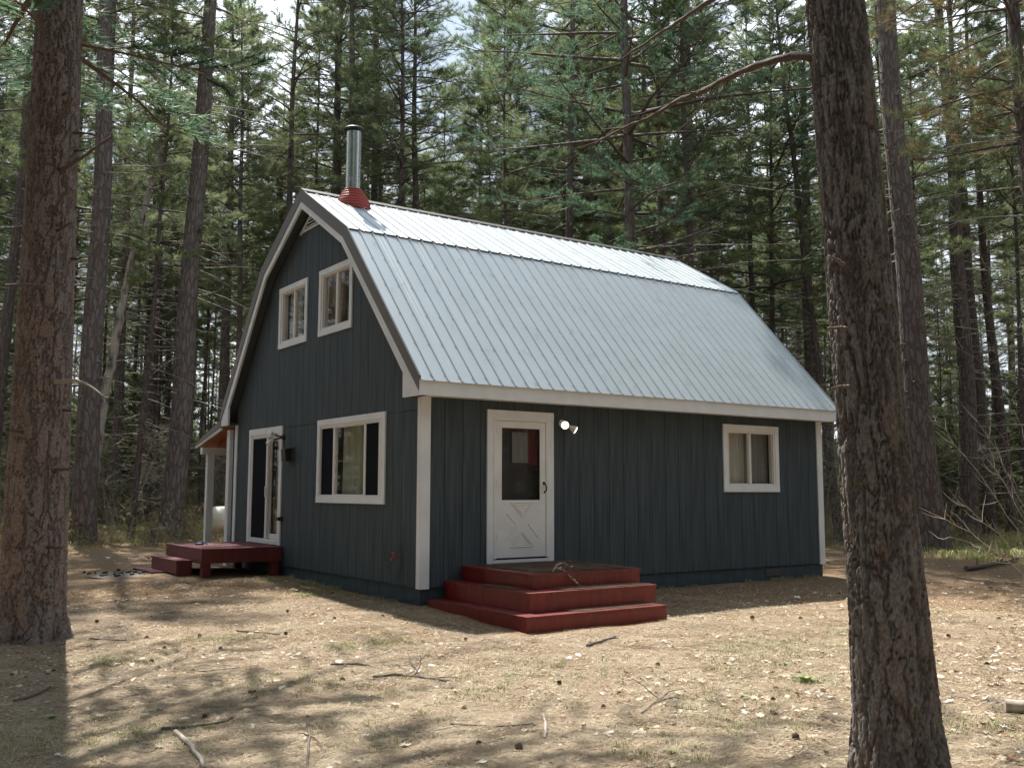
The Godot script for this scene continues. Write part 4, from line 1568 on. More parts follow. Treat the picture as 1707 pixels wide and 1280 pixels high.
func hero(called: String, label: String, base: Vector3, lean: Vector2, curve: Array, fine: float, high: float, seed_: int, lichen: float, crown: int, spread: float) -> Node3D:
	# curve: Vector2(height, radius) pairs; the bark is real relief up to the height «fine»
	var o := thing(called, label, "pine tree", base)
	var cell := FastNoiseLite.new()
	cell.seed = seed_
	cell.noise_type = FastNoiseLite.TYPE_CELLULAR
	cell.cellular_return_type = FastNoiseLite.RETURN_DISTANCE2_SUB
	cell.frequency = 1.0
	cell.fractal_type = FastNoiseLite.FRACTAL_NONE
	var val: FastNoiseLite = cell.duplicate()
	val.cellular_return_type = FastNoiseLite.RETURN_CELL_VALUE
	var fine_n := FastNoiseLite.new()
	fine_n.seed = seed_ + 1
	fine_n.frequency = 1.0
	fine_n.fractal_octaves = 3
	var rad := func(y: float) -> float:
		for k in curve.size() - 1:
			if y <= curve[k + 1].x:
				return lerpf(curve[k].y, curve[k + 1].y, clampf((y - curve[k].x) / (curve[k + 1].x - curve[k].x), 0, 1))
		return curve[curve.size() - 1].y
	var mb := MB.new()
	var nu := 210
	var rows := int((fine + 0.3) / 0.014)
	var pos := PackedVector3Array()
	for r in rows + 1:
		var y := -0.3 + (fine + 0.3) * r / rows
		var rr: float = rad.call(y)
		var mid := Vector3(lean.x * y, y, lean.y * y)
		for s in nu + 1:
			var a := TAU * (s % nu) / nu
			var u := Vector3(cos(a), 0, sin(a))
			var flare := 1.0 + 0.15 * exp(-maxf(y, 0) / 0.22) * sin(a * 5.0 + seed_)
			var p := Vector3(u.x * 0.31, y, u.z * 0.31)
			var wob := fine_n.get_noise_3d(p.x * 5.0, y * 1.6, p.z * 5.0)
			var wob2 := fine_n.get_noise_3d(p.x * 5.0 + 40.0, y * 2.2, p.z * 5.0)
			var jag := fine_n.get_noise_3d(p.x * 26.0, y * 9.0, p.z * 26.0)
			var cx := p.x * 9.5 + wob * 0.9 + jag * 0.35
			var cy := y * 1.9 + wob2 * 0.7 + jag * 0.25
			var cz := p.z * 9.5 + wob * 0.9 + jag * 0.35
			var e := cell.get_noise_3d(cx, cy, cz) + 1.0
			var cv := val.get_noise_3d(cx, cy, cz) * 0.5 + 0.5
			var e2 := cell.get_noise_3d(cx * 2.4 + 9.0, cy * 3.4 + 3.0, cz * 2.4) + 1.0
			var cv2 := val.get_noise_3d(cx * 2.4 + 9.0, cy * 3.4 + 3.0, cz * 2.4) * 0.5 + 0.5
			var plate := smoothstep(0.01, 0.17, e)
			var f := fine_n.get_noise_3d(p.x * 52.0, y * 30.0, p.z * 52.0)
			var disp := 0.019 * plate + 0.009 * cv2 * plate + 0.004 * smoothstep(0.0, 0.08, e2) + 0.0035 * f - 0.022
			mb.v.push_back(mid + u * (rr * flare + disp))
			var q := (Color(0.285, 0.235, 0.218) if lichen <= 0.0 else Color(0.265, 0.240, 0.225)).lerp(Color(0.29, 0.21, 0.18) if lichen <= 0.0 else Color(0.21, 0.165, 0.140), smoothstep(0.35, 0.95, cv * 0.6 + wob2 * 0.8 + 0.2))
			q = q.lerp(Color(0.21, 0.185, 0.172), cv2 * 0.5)
			q = Color(0.135, 0.112, 0.100).lerp(q, plate * 0.85 + 0.15 * smoothstep(0.0, 0.2, e2)) * (0.95 + 0.55 * f)
			if lichen > 0.0:
				var li := fine_n.get_noise_3d(p.x * 9.0 + 7.0, y * 3.0, p.z * 9.0) + 0.5 * f
				q = q.lerp(Color(0.27, 0.30, 0.27), 0.8 * smoothstep(0.62 - lichen, 0.85 - lichen, li) * plate)
			q.a = 1
			mb.c.push_back(q)
			mb.t.push_back(Vector2.ZERO)
	for r in rows + 1:
		for s in nu + 1:
			var l := mb.v[r * (nu + 1) + (s + nu - 1) % nu]
			var g := mb.v[r * (nu + 1) + (s + 1) % nu]
			var b := mb.v[maxi(r - 1, 0) * (nu + 1) + s]
			var t := mb.v[mini(r + 1, rows) * (nu + 1) + s]
			mb.n.push_back((t - b).cross(g - l).normalized())
	for r in rows:
		for s in nu:
			var a := r * (nu + 1) + s
			mb.i.append_array(PackedInt32Array([a, a + 1, a + nu + 1, a + 1, a + nu + 2, a + nu + 1]))
	var mesh := mb.mesh(M.hero_bark)
	var up := MB.new()
	up.col = Color(0.17, 0.125, 0.105)
	var pts := PackedVector3Array()
	var rs := PackedFloat32Array()
	var r1: float = rad.call(fine)
	for k in 9:
		var y := lerpf(fine - 0.05, high, k / 8.0)
		pts.append(Vector3(lean.x * y, y, lean.y * y))
		rs.append(lerpf(r1 - 0.004, 0.03, pow(k / 8.0, 0.85)))
	up.tube(pts, rs, 16, false, 4.0)
	up.into(mesh, M.hero_bark)
	part("trunk", mesh, o)
	var c := part("crown", kinds[crown][1], o)
	c.basis = Basis(Vector3.UP, seed_ * 1.0).scaled(Vector3(spread, high / kinds[crown][2], spread))
	c.position = Vector3(lean.x * high * 0.6, 0, lean.y * high * 0.6)
	return o

func limb(o: Node3D, called: String, path: Array, r0: float, r1: float, color: Color, twigs := 0) -> void:
	var mb := MB.new()
	mb.col = color
	var cur := Curve3D.new()
	for k in path.size():
		var t: Vector3 = (path[mini(k + 1, path.size() - 1)] - path[maxi(k - 1, 0)]) / 6.0
		cur.add_point(path[k] - o.position, -t, t)
	var pts := PackedVector3Array()
	var rs := PackedFloat32Array()
	var n := path.size() * 4
	for k in n + 1:
		var f := float(k) / n
		pts.append(cur.sample_baked(cur.get_baked_length() * f) + Vector3(rng.randfn(), rng.randfn(), rng.randfn()) * r0 * 0.12)
		rs.append(lerpf(r0, r1, pow(f, 0.8)) * rng.randf_range(0.9, 1.12))
	mb.tube(pts, rs, 9, true)
	for k in twigs:
		var i := rng.randi_range(n / 3, n)
		var d := (pts[mini(i + 1, n)] - pts[maxi(i - 1, 0)]).normalized()
		mb.col = color * rng.randf_range(0.7, 1.2)
		mb.tube(wander(pts[i], (d + Vector3(rng.randfn(), rng.randfn(), rng.randfn()) * 0.7).normalized(), rng.randf_range(0.25, 0.9), 4, Vector3.ZERO, 0.15), taper(r1 * 0.6, 0.002, 4), 4, false)
	part(called, mb.mesh(M.hero_bark if r0 > 0.02 else M.deadwood), o)

# ---------------------------------------------------------------- forest
func make_forest() -> void:
	var l1 := hero("pine_tree", "thick rough barked pine trunk in the left foreground, nearest tree on the left", Vector3(-4.80, 0, -0.33), Vector2(-0.007, 0.0),
		[Vector2(-0.3, 0.48), Vector2(0.0, 0.40), Vector2(0.35, 0.348), Vector2(1.2, 0.330), Vector2(2.6, 0.308), Vector2(5.0, 0.275), Vector2(7.6, 0.250)], 7.7, 23.5, 31, 0.0, 3, 1.45)
	var dk := Color(0.12, 0.09, 0.075)
	limb(l1, "broken_limb", [Vector3(-4.75, 2.88, 0.0), Vector3(-4.61, 2.87, 0.45), Vector3(-4.49, 2.79, 0.63), Vector3(-4.39, 2.67, 0.81)], 0.026, 0.010, Color(0.36, 0.33, 0.29))
	for q in [[Vector3(-4.80, 5.35, -0.1), Vector3(-4.70, 5.36, 0.4), Vector3(-4.52, 5.42, 1.25)], [Vector3(-4.85, 5.78, -0.1), Vector3(-4.88, 5.82, 0.35), Vector3(-4.85, 5.93, 0.75)], [Vector3(-4.85, 4.85, -0.1), Vector3(-4.86, 4.86, 0.3), Vector3(-4.84, 4.92, 0.62)], [Vector3(-5.05, 4.37, -0.1), Vector3(-5.12, 4.40, 0.2), Vector3(-5.24, 4.46, 0.45)], [Vector3(-4.9, 3.95, -0.1), Vector3(-5.05, 3.93, 0.2), Vector3(-5.37, 3.83, 0.5)], [Vector3(-4.7, 1.9, -0.1), Vector3(-4.62, 1.9, 0.3), Vector3(-4.58, 1.93, 0.38)]]:
		limb(l1, "limb_stub", q, 0.026, 0.012, dk)
	for k in 16:
		var y := 0.9 + 0.42 * k + rng.randf_range(-0.15, 0.15)
		var a := 1.1 + rng.randf_range(-1.3, 1.3)
		var c := Vector3(-4.80 - 0.007 * y, y, -0.33)
		var u := Vector3(cos(a), rng.randf_range(-0.15, 0.25), sin(a))
		var long := rng.randf_range(0.36, 0.46) if k % 3 else rng.randf_range(0.5, 0.75)
		limb(l1, "limb_stub", [c + u * 0.2, c + u * 0.29, c + u * long], 0.024, 0.010, Color(0.085, 0.06, 0.048) * rng.randf_range(0.8, 1.3))
	var r1 := hero("pine_tree", "thick leaning pine trunk in the right foreground with lichen on its bark", Vector3(-1.645, 0, 8.50), Vector2(-0.032, -0.034),
		[Vector2(-0.3, 0.36), Vector2(0.0, 0.28), Vector2(0.4, 0.235), Vector2(1.2, 0.208), Vector2(2.2, 0.191), Vector2(3.4, 0.182), Vector2(5.2, 0.168)], 5.3, 24.0, 57, 0.22, 0, 1.1)
	limb(r1, "limb", [Vector3(-1.80, 4.22, 8.36), Vector3(-1.93, 4.35, 8.25), Vector3(-1.91, 4.43, 8.09), Vector3(-1.89, 4.47, 7.92), Vector3(-1.78, 4.55, 7.52), Vector3(-1.66, 4.61, 7.12), Vector3(-1.56, 4.68, 6.71), Vector3(-1.46, 4.7, 6.29), Vector3(-1.38, 4.76, 5.87), Vector3(-1.33, 4.77, 5.54), Vector3(-1.27, 4.81, 5.21)], 0.030, 0.008, Color(0.125, 0.09, 0.07), 16)
	limb(r1, "limb", [Vector3(-1.8, 5.05, 8.3), Vector3(-1.78, 5.18, 7.36), Vector3(-1.57, 5.31, 6.79), Vector3(-1.35, 5.44, 6.23), Vector3(-1.2, 5.5, 5.6)], 0.026, 0.008, dk, 6)
	for q in [[Vector3(-1.95, 2.62, 8.45), Vector3(-2.06, 2.61, 8.49), Vector3(-2.14, 2.60, 8.46)], [Vector3(-1.95, 2.28, 8.45), Vector3(-2.05, 2.27, 8.49), Vector3(-2.12, 2.26, 8.46)], [Vector3(-1.95, 3.0, 8.45), Vector3(-2.06, 3.02, 8.47), Vector3(-2.10, 3.03, 8.46)]]:
		limb(r1, "limb_stub", q, 0.013, 0.007, Color(0.17, 0.14, 0.115))
	# trees that can be told apart
	var own := [
		[2, 2.33, -20.17, 0.86, 31.0, 0.033, 0.009, "tall straight pine trunk beyond the red side deck, left of the cabin", 1.0],
		[2, -0.54, -19.25, 0.80, 29.9, -0.014, -0.003, "thick dark pine just right of the big left foreground trunk", 1.0],
		[1, 0.30, -22.9, 0.46, 26.4, 0.009, 0.002, "dark pine trunk directly behind the pale leaning birch", 1.0],
		[4, 1.24, -20.88, 0.25, 18.4, 0.037, 0.009, "slim reddish pine leaning right between the birch and the pine by the side deck", 1.0],
		[1, 3.45, -32.75, 0.56, 27.6, -0.008, -0.002, "grey pine trunk seen right of the birch, far behind it", 1.0],
		[2, 17.45, -3.30, 0.88, 31.0, -0.016, -0.026, "thick pine right of the lichened foreground trunk, nearest tree behind it", 1.0],
		[0, 28.2, -8.5, 0.80, 29.9, -0.011, -0.019, "straight pine with a pale sunlit left edge, at the right of the clearing", 1.0],
		[0, 30.35, -8.9, 0.55, 27.6, -0.012, -0.021, "narrow dark pine close behind the pine with the sunlit edge", 0.9],
		[4, 32.1, -9.0, 0.50, 25.3, -0.014, -0.025, "thin dark pine at the right edge of the clearing behind the pale twigs", 1.2],
		[1, 22.63, -7.1, 0.46, 25.3, -0.016, -0.025, "dark pine half hidden behind the thick pine right of the lichened trunk", 1.0],
		[0, 12.18, -29.4, 0.74, 29.9, -0.005, -0.002, "thick grey pine trunk rising directly left of the stove pipe", 1.0],
		[4, 11.3, -30.3, 0.33, 25.3, -0.004, -0.002, "thin dark pine left of the thick trunk beside the stove pipe", 1.3],
		[1, 15.28, -27.3, 0.55, 28.7, -0.014, -0.008, "grey pine behind the ridge right of the stove pipe", 1.0],
		[1, 19.04, -24.8, 0.42, 25.3, -0.012, -0.008, "slim pine behind the middle of the ridge", 1.0],
		[4, 20.9, -23.5, 0.26, 23.0, -0.008, -0.006, "very thin pine behind the ridge left of the reddish pine", 1.2],
		[0, 22.4, -22.6, 0.48, 28.7, -0.005, -0.004, "reddish pine trunk left of the big green white pine behind the ridge", 1.0],
		[3, 12.67, -9.68, 0.46, 27.6, -0.007, -0.006, "large dense green white pine behind the far end of the ridge", 1.3],
		[1, 15.25, -10.98, 0.32, 23.0, -0.009, -0.009, "thin straight pine right of the large white pine behind the cabin", 0.8],
		[4, 15.1, -9.86, 0.36, 21.8, -0.004, -0.004, "dark straight pine above the far end of the roof", 1.1],
		[1, 28.2, -18.9, 0.42, 26.4, 0.005, 0.005, "slim pine right of the far gable end", 1.0],
		[4, 32.2, -21.0, 0.31, 25.3, -0.005, -0.005, "very thin far pine right of the far gable end", 1.2],
		[1, 23.17, -10.5, 0.40, 23.0, -0.05, -0.065, "pine leaning left just behind the far end of the roof", 0.9],
		[6, 13.1, 2.2, 0.42, 26.4, -0.012, -0.020, "pine with browning needles at the right edge of the clearing", 1.0],
	]
	for q in own:
		var p := at(q[1], q[2], -0.05)
		put_tree("pine_tree", q[0], p, q[3], q[4], Vector2(q[5], q[6]), rng.randf() * TAU, q[7], "pine tree", "", q[8])
	# leaning birch
	var b := thing("birch_tree", "pale crooked birch leaning right between dark pines left of the cabin", "birch tree", at(0.16, -21.57))
	var mb := MB.new()
	var path := PackedVector3Array([Vector3(0.163, -0.3, -21.57), Vector3(0.16, 0.0, -21.57), Vector3(0.21, 1.99, -21.56), Vector3(0.30, 3.33, -21.54), Vector3(0.40, 4.54, -21.52), Vector3(0.59, 5.88, -21.48), Vector3(0.78, 7.48, -21.44), Vector3(0.99, 8.90, -21.40), Vector3(1.24, 10.35, -21.35), Vector3(1.45, 11.5, -21.30), Vector3(1.71, 12.68, -21.25), Vector3(1.84, 14.17, -21.22), Vector3(2.1, 16.0, -21.2)])
	var rr := PackedFloat32Array([0.19, 0.17, 0.155, 0.15, 0.145, 0.14, 0.13, 0.115, 0.10, 0.085, 0.07, 0.05, 0.02])
	var dense := PackedVector3Array()
	var dr := PackedFloat32Array()
	for k in path.size() - 1:
		for s in 6:
			dense.append(path[k].lerp(path[k + 1], s / 6.0) - b.position + Vector3(rng.randfn(), 0, rng.randfn()) * 0.012)
			dr.append(lerpf(rr[k], rr[k + 1], s / 6.0) * rng.randf_range(0.93, 1.07))
	mb.tube(dense, dr, 12, false)
	for k in mb.v.size():
		var h := hill.get_noise_3d(mb.v[k].x * 60.0, mb.v[k].y * 90.0, mb.v[k].z * 60.0) + 0.5 * lump.get_noise_3d(mb.v[k].x * 20.0, mb.v[k].y * 14.0, mb.v[k].z * 20.0)
		var c := Color(0.46, 0.40, 0.33).lerp(Color(0.10, 0.075, 0.06), smoothstep(0.10, 0.35, h))
		if mb.v[k].y < 1.6:
			c = c.lerp(Color(0.13, 0.10, 0.08), 0.8 * (1.0 - mb.v[k].y / 1.6))
		c.a = 1
		mb.c[k] = c
	part("trunk", mb.mesh(M.hero_bark), b)
	var tw := MB.new()
	var bl := MB.new()
	for k in 34:
		var idx := rng.randi_range(36, dense.size() - 2)
		var a := rng.randf() * TAU
		tw.col = Color(0.30, 0.25, 0.21) * rng.randf_range(0.7, 1.2)
		var d := Vector3(cos(a), rng.randf_range(0.2, 1.0), sin(a)).normalized()
		var p := wander(dense[idx], d, rng.randf_range(0.8, 2.2), 5, Vector3(0, 0.2, 0), 0.1)
		tw.tube(p, taper(0.016, 0.004, 5), 4, false)
		for t in 5:
			var t2 := wander(p[rng.randi_range(2, 5)], (d + Vector3(rng.randfn(), rng.randfn(), rng.randfn()) * 0.7).normalized(), rng.randf_range(0.2, 0.7), 3, Vector3.ZERO, 0.15)
			tw.tube(t2, taper(0.006, 0.002, 3), 3, false)
			bl.col = Color(0.25, 0.25, 0.09)
			tuft(bl, t2[3], d, 4, 0.05, 0.014, 1.3)
	part("branches", tw.mesh(M.deadwood), b)
	part("buds", bl.mesh(M.needles), b)
	# the rest of the near forest
	rng.seed = 4242
	var taken := []
	for q in own:
		taken.append(Vector2(q[1], q[2]))
	taken.append(Vector2(0.16, -21.57))
	var n := 0
	var tries := 0
	while n < 212 and tries < 20000:
		tries += 1
		var dist := 25.0 + 62.0 * pow(rng.randf(), 0.72)
		var ang := 0.607 + rng.randf_range(-0.56, 0.56)
		var p := Vector2(-6.79 + sin(ang) * dist, 11.99 - cos(ang) * dist)
		if p.y > -18.5 and p.x > -2.5 and p.x < 11.5:
			continue
		if p.x > -2.0 and p.x < 6.5 and p.y > -34.0:
			continue
		if Vector2(p.x + 2.5, p.y + 4.0).length() < 13.0 or Vector2(p.x - 6.0, p.y - 1.0).length() < 13.5:
			continue
		var ok := true
		for t in taken:
			if t.distance_to(p) < (1.75 if dist > 40 else 2.4):
				ok = false
				break
		if not ok:
			continue
		taken.append(p)
		n += 1
		var kk: int = [0, 0, 1, 1, 2, 3, 4, 4, 4, 4, 4][rng.randi_range(0, 10)]
		var dia: float = [0.46, 0.38, 0.52, 0.42, 0.20][kk] * rng.randf_range(0.7, 1.25)
		var high: float = [29.0, 27.0, 31.0, 26.0, 21.0][kk] * rng.randf_range(0.8, 1.1)
		var left := ang < 0.607 - 0.22
		var right := ang > 0.607 + 0.30
		var label := "dark pine in the forest left of the cabin, among many alike" if left else "dark pine in the forest at the right of the clearing, among many alike" if right else "dark pine in the forest rising behind the cabin roof, among many alike"
		var group := "pines in the forest left of the cabin" if left else "pines in the forest right of the clearing" if right else "pines in the forest behind the cabin"
		put_tree("pine_tree", kk, at(p.x, p.y, -0.08), dia, high, Vector2(rng.randfn(), rng.randfn()) * 0.012, rng.randf() * TAU, label, "pine tree", group, rng.randf_range(0.8, 1.15))
	for k in 44:
		var ang := 0.607 + 0.75 + (TAU - 1.5) * (k + rng.randf_range(0.1, 0.9)) / 44.0
		var dist := rng.randf_range(8.0, 13.0) if k % 2 == 0 else rng.randf_range(14.0, 26.0)
		var kk: int = [0, 3, 1, 3, 2][k % 5]
		var p := Vector2(-6.79 + sin(ang) * dist, 11.99 - cos(ang) * dist)
		if (p.x > -9.5 and p.x < 12.0 and p.y < 10.5) or (p.y < 6.0 and p.x > -12.0):
			continue
		put_tree("pine_tree", kk, at(p.x, p.y, -0.08), rng.randf_range(0.35, 0.6), rng.randf_range(20.0, 28.0), Vector2(rng.randfn(), rng.randfn()) * 0.01, rng.randf() * TAU, "tall pine on the near side of the clearing, around the viewer", "pine tree", "pines on the near side of the clearing", 1.2)
	for k in 14:
		var p := Vector2(rng.randf_range(-30.0, -13.5), -16.0 + 2.2 * k + rng.randf())
		put_tree("pine_tree", [1, 0, 4, 3][k % 4], at(p.x, p.y, -0.08), rng.randf_range(0.3, 0.5), rng.randf_range(20.0, 27.0), Vector2.ZERO, rng.randf() * TAU, "tall pine on the left side of the clearing, outside the view", "pine tree", "pines on the left side of the clearing", 1.1)
	# saplings and young pines
	n = 0
	while n < 110:
		var dist := 31.0 + 34.0 * rng.randf()
		var ang := 0.607 + (rng.randf_range(-0.52, -0.20) if n % 2 == 0 else rng.randf_range(0.26, 0.52))
		var p := Vector2(-6.79 + sin(ang) * dist, 11.99 - cos(ang) * dist)
		if p.y > -12.0 and p.x > -3.0 and p.x < 13.0:
			continue
		if n % 4 == 3 and ang > 0.607 and dist < 44.0:
			continue
		n += 1
		var left := ang < 0.607
		var where := "left of the cabin" if left else "at the right of the clearing"
		if n % 4 == 0:
			put_tree("young_pine", 5, at(p.x, p.y, -0.05), rng.randf_range(0.06, 0.11), rng.randf_range(2.0, 4.8), Vector2.ZERO, rng.randf() * TAU, "young bright green pine in the undergrowth " + where, "young pine", "young pines in the undergrowth " + where, rng.randf_range(0.7, 1.1))
		else:
			put_tree("sapling", 7 + n % 3, at(p.x, p.y, -0.03), rng.randf_range(0.05, 0.085), rng.randf_range(3.0, 5.5), Vector2(rng.randfn(), rng.randfn()) * 0.05, rng.randf() * TAU, "leafless twiggy sapling in the undergrowth " + where, "sapling", "leafless saplings in the undergrowth " + where)
	# the forest goes on as one mass
	for v in 2:
		var xf := []
		while xf.size() < 60:
			var dist := 84.0 + 130.0 * rng.randf()
			var ang := 0.607 + rng.randf_range(-0.62, 0.62)
			var s := rng.randf_range(0.85, 1.15)
			xf.append(Transform3D(Basis(Vector3.UP, rng.randf() * TAU).scaled(Vector3(s, s * rng.randf_range(0.8, 1.1), s)), at(-6.79 + sin(ang) * dist, 11.99 - cos(ang) * dist, -0.1)))
		var am := ArrayMesh.new()
		for src in [kinds[[1, 4][v]][0], kinds[[0, 4][v]][1]]:
			for s in src.get_surface_count():
				am.add_surface_from_arrays(Mesh.PRIMITIVE_TRIANGLES, src.surface_get_arrays(s))
				am.surface_set_material(am.get_surface_count() - 1, src.surface_get_material(s))
		many("distant_forest", am, xf, [], ["distant pine forest closing the view between the nearer trunks", "slender distant pines filling the gaps of the far forest"][v], "forest")
	var xt := []
	while xt.size() < 420:
		var dist := 52.0 + 110.0 * rng.randf()
		var ang := 0.607 + rng.randf_range(-0.60, 0.60)
		var s := rng.randf_range(0.7, 2.4)
		xt.append(Transform3D(Basis(Vector3.UP, rng.randf() * TAU).scaled(Vector3(s * 1.25, s, s * 1.25)), at(-6.79 + sin(ang) * dist, 11.99 - cos(ang) * dist, -0.1)))
	var ym := ArrayMesh.new()
	for src in [kinds[5][0], kinds[5][1]]:
		for s in src.get_surface_count():
			ym.add_surface_from_arrays(Mesh.PRIMITIVE_TRIANGLES, src.surface_get_arrays(s))
			ym.surface_set_material(ym.get_surface_count() - 1, src.surface_get_material(s))
	many("distant_thicket", ym, xt, [], "young conifers massed low between the distant trunks", "thicket")
	var ring := []
	var low := []
	for k in 260:
		var ang := 0.607 + 0.62 + (TAU - 1.24) * rng.randf()
		var dist := rng.randf_range(34.0, 110.0)
		var s := rng.randf_range(0.8, 1.1)
		ring.append(Transform3D(Basis(Vector3.UP, rng.randf() * TAU).scaled(Vector3(s, s, s)), at(-6.79 + sin(ang) * dist, 11.99 - cos(ang) * dist, -0.1)))
	for k in 300:
		var ang := 0.607 + 0.66 + (TAU - 1.32) * rng.randf()
		var dist := rng.randf_range(26.0, 90.0)
		var s := rng.randf_range(0.8, 2.4)
		low.append(Transform3D(Basis(Vector3.UP, rng.randf() * TAU).scaled(Vector3(s * 1.3, s, s * 1.3)), at(-6.79 + sin(ang) * dist, 11.99 - cos(ang) * dist, -0.1)))
	many("surrounding_thicket", ym, low, [], "young conifers massed under the forest round the clearing", "thicket")
	var rm := ArrayMesh.new()
	for src in [kinds[1][0], kinds[0][1]]:
		for s in src.get_surface_count():
			rm.add_surface_from_arrays(Mesh.PRIMITIVE_TRIANGLES, src.surface_get_arrays(s))
			rm.surface_set_material(rm.get_surface_count() - 1, src.surface_get_material(s))
	many("surrounding_forest", rm, ring, [], "pine forest that goes on all round the clearing", "forest")
	# low growth under the far trees
	var xf2 := []
	var cs := []
	while xf2.size() < 1300:
		var dist := 30.0 + 60.0 * rng.randf()
		var ang := 0.607 + rng.randf_range(-0.58, 0.58)
		var p := Vector2(-6.79 + sin(ang) * dist, 11.99 - cos(ang) * dist)
		if (p.y > -16.0 and p.x > -4.0 and p.x < 14.0) or patch.get_noise_2d(p.x * 0.5, p.y * 0.5 + 90.0) < -0.15:
			continue
		var s := rng.randf_range(0.35, 0.9)
		xf2.append(Transform3D(Basis(Vector3.UP, rng.randf() * TAU).scaled(Vector3(s, s * rng.randf_range(0.6, 1.3), s)), at(p.x, p.y, 0.0)))
	var ub := MB.new()
	var ul := MB.new()
	rng.seed = 99
	for k in 22:
		var a := rng.randf() * TAU
		ub.col = Color(0.20, 0.16, 0.13) * rng.randf_range(0.7, 1.5)
		var p := wander(Vector3(rng.randfn() * 0.3, -0.05, rng.randfn() * 0.3), Vector3(cos(a) * 0.6, 1, sin(a) * 0.6).normalized(), rng.randf_range(0.6, 1.5), 4, Vector3.ZERO, 0.15)
		ub.tube(p, taper(0.008, 0.003, 4), 3, false)
		for t in 3:
			ul.col = Color(0.27, 0.29, 0.10).lerp(Color(0.36, 0.29, 0.15), rng.randf())
			tuft(ul, p[rng.randi_range(1, 4)] + Vector3(rng.randfn(), rng.randfn(), rng.randfn()) * 0.08, Vector3.UP, 4, 0.10, 0.022, 1.5)
	var um := ub.mesh(M.deadwood)
	ul.into(um, M.needles)
	many("undergrowth", um, xf2, [], "low thin green and brown undergrowth between the far trunks", "undergrowth")

# ---------------------------------------------------------------- small things
func stick(label: String, pts: Array, r: float, m: Material, called := "stick", twigs := 0, lift := 0.0) -> void:
	var o := thing(called, label, "stick" if called == "stick" else "log" if called == "log" else "branch", at(pts[0].x, pts[0].y))
	var mb := MB.new()
	var path := PackedVector3Array()
	var rs := PackedFloat32Array()
	var cur := Curve3D.new()
	for k in pts.size():
		var t: Vector2 = (pts[mini(k + 1, pts.size() - 1)] - pts[maxi(k - 1, 0)]) / 6.0
		cur.add_point(at(pts[k].x, pts[k].y, r * 0.9 + 0.012 + lift * k), -Vector3(t.x, 0, t.y), Vector3(t.x, 0, t.y))
	var n := pts.size() * 3
	for k in n + 1:
		path.append(cur.sample_baked(cur.get_baked_length() * k / n) - o.position + Vector3(rng.randfn(), rng.randfn() * 0.4, rng.randfn()) * r * 0.25)
		rs.append(r * lerpf(1.0, 0.6, float(k) / n) * rng.randf_range(0.88, 1.12))
	mb.tube(path, rs, 8, true)
	part("stem", mb.mesh(m), o)
	for k in twigs:
		var tb := MB.new()
		var i := rng.randi_range(1, n - 1)
		var d := (path[i + 1] - path[i]).normalized()
		tb.tube(wander(path[i], (d + Vector3(rng.randfn() * 0.6, rng.randf_range(0.0, 0.6), rng.randfn() * 0.6)).normalized(), rng.randf_range(0.15, 0.45), 4, Vector3(0, -0.3, 0), 0.15), taper(r * 0.5, r * 0.15, 4), 5, false)
		part("twig", tb.mesh(m), o)

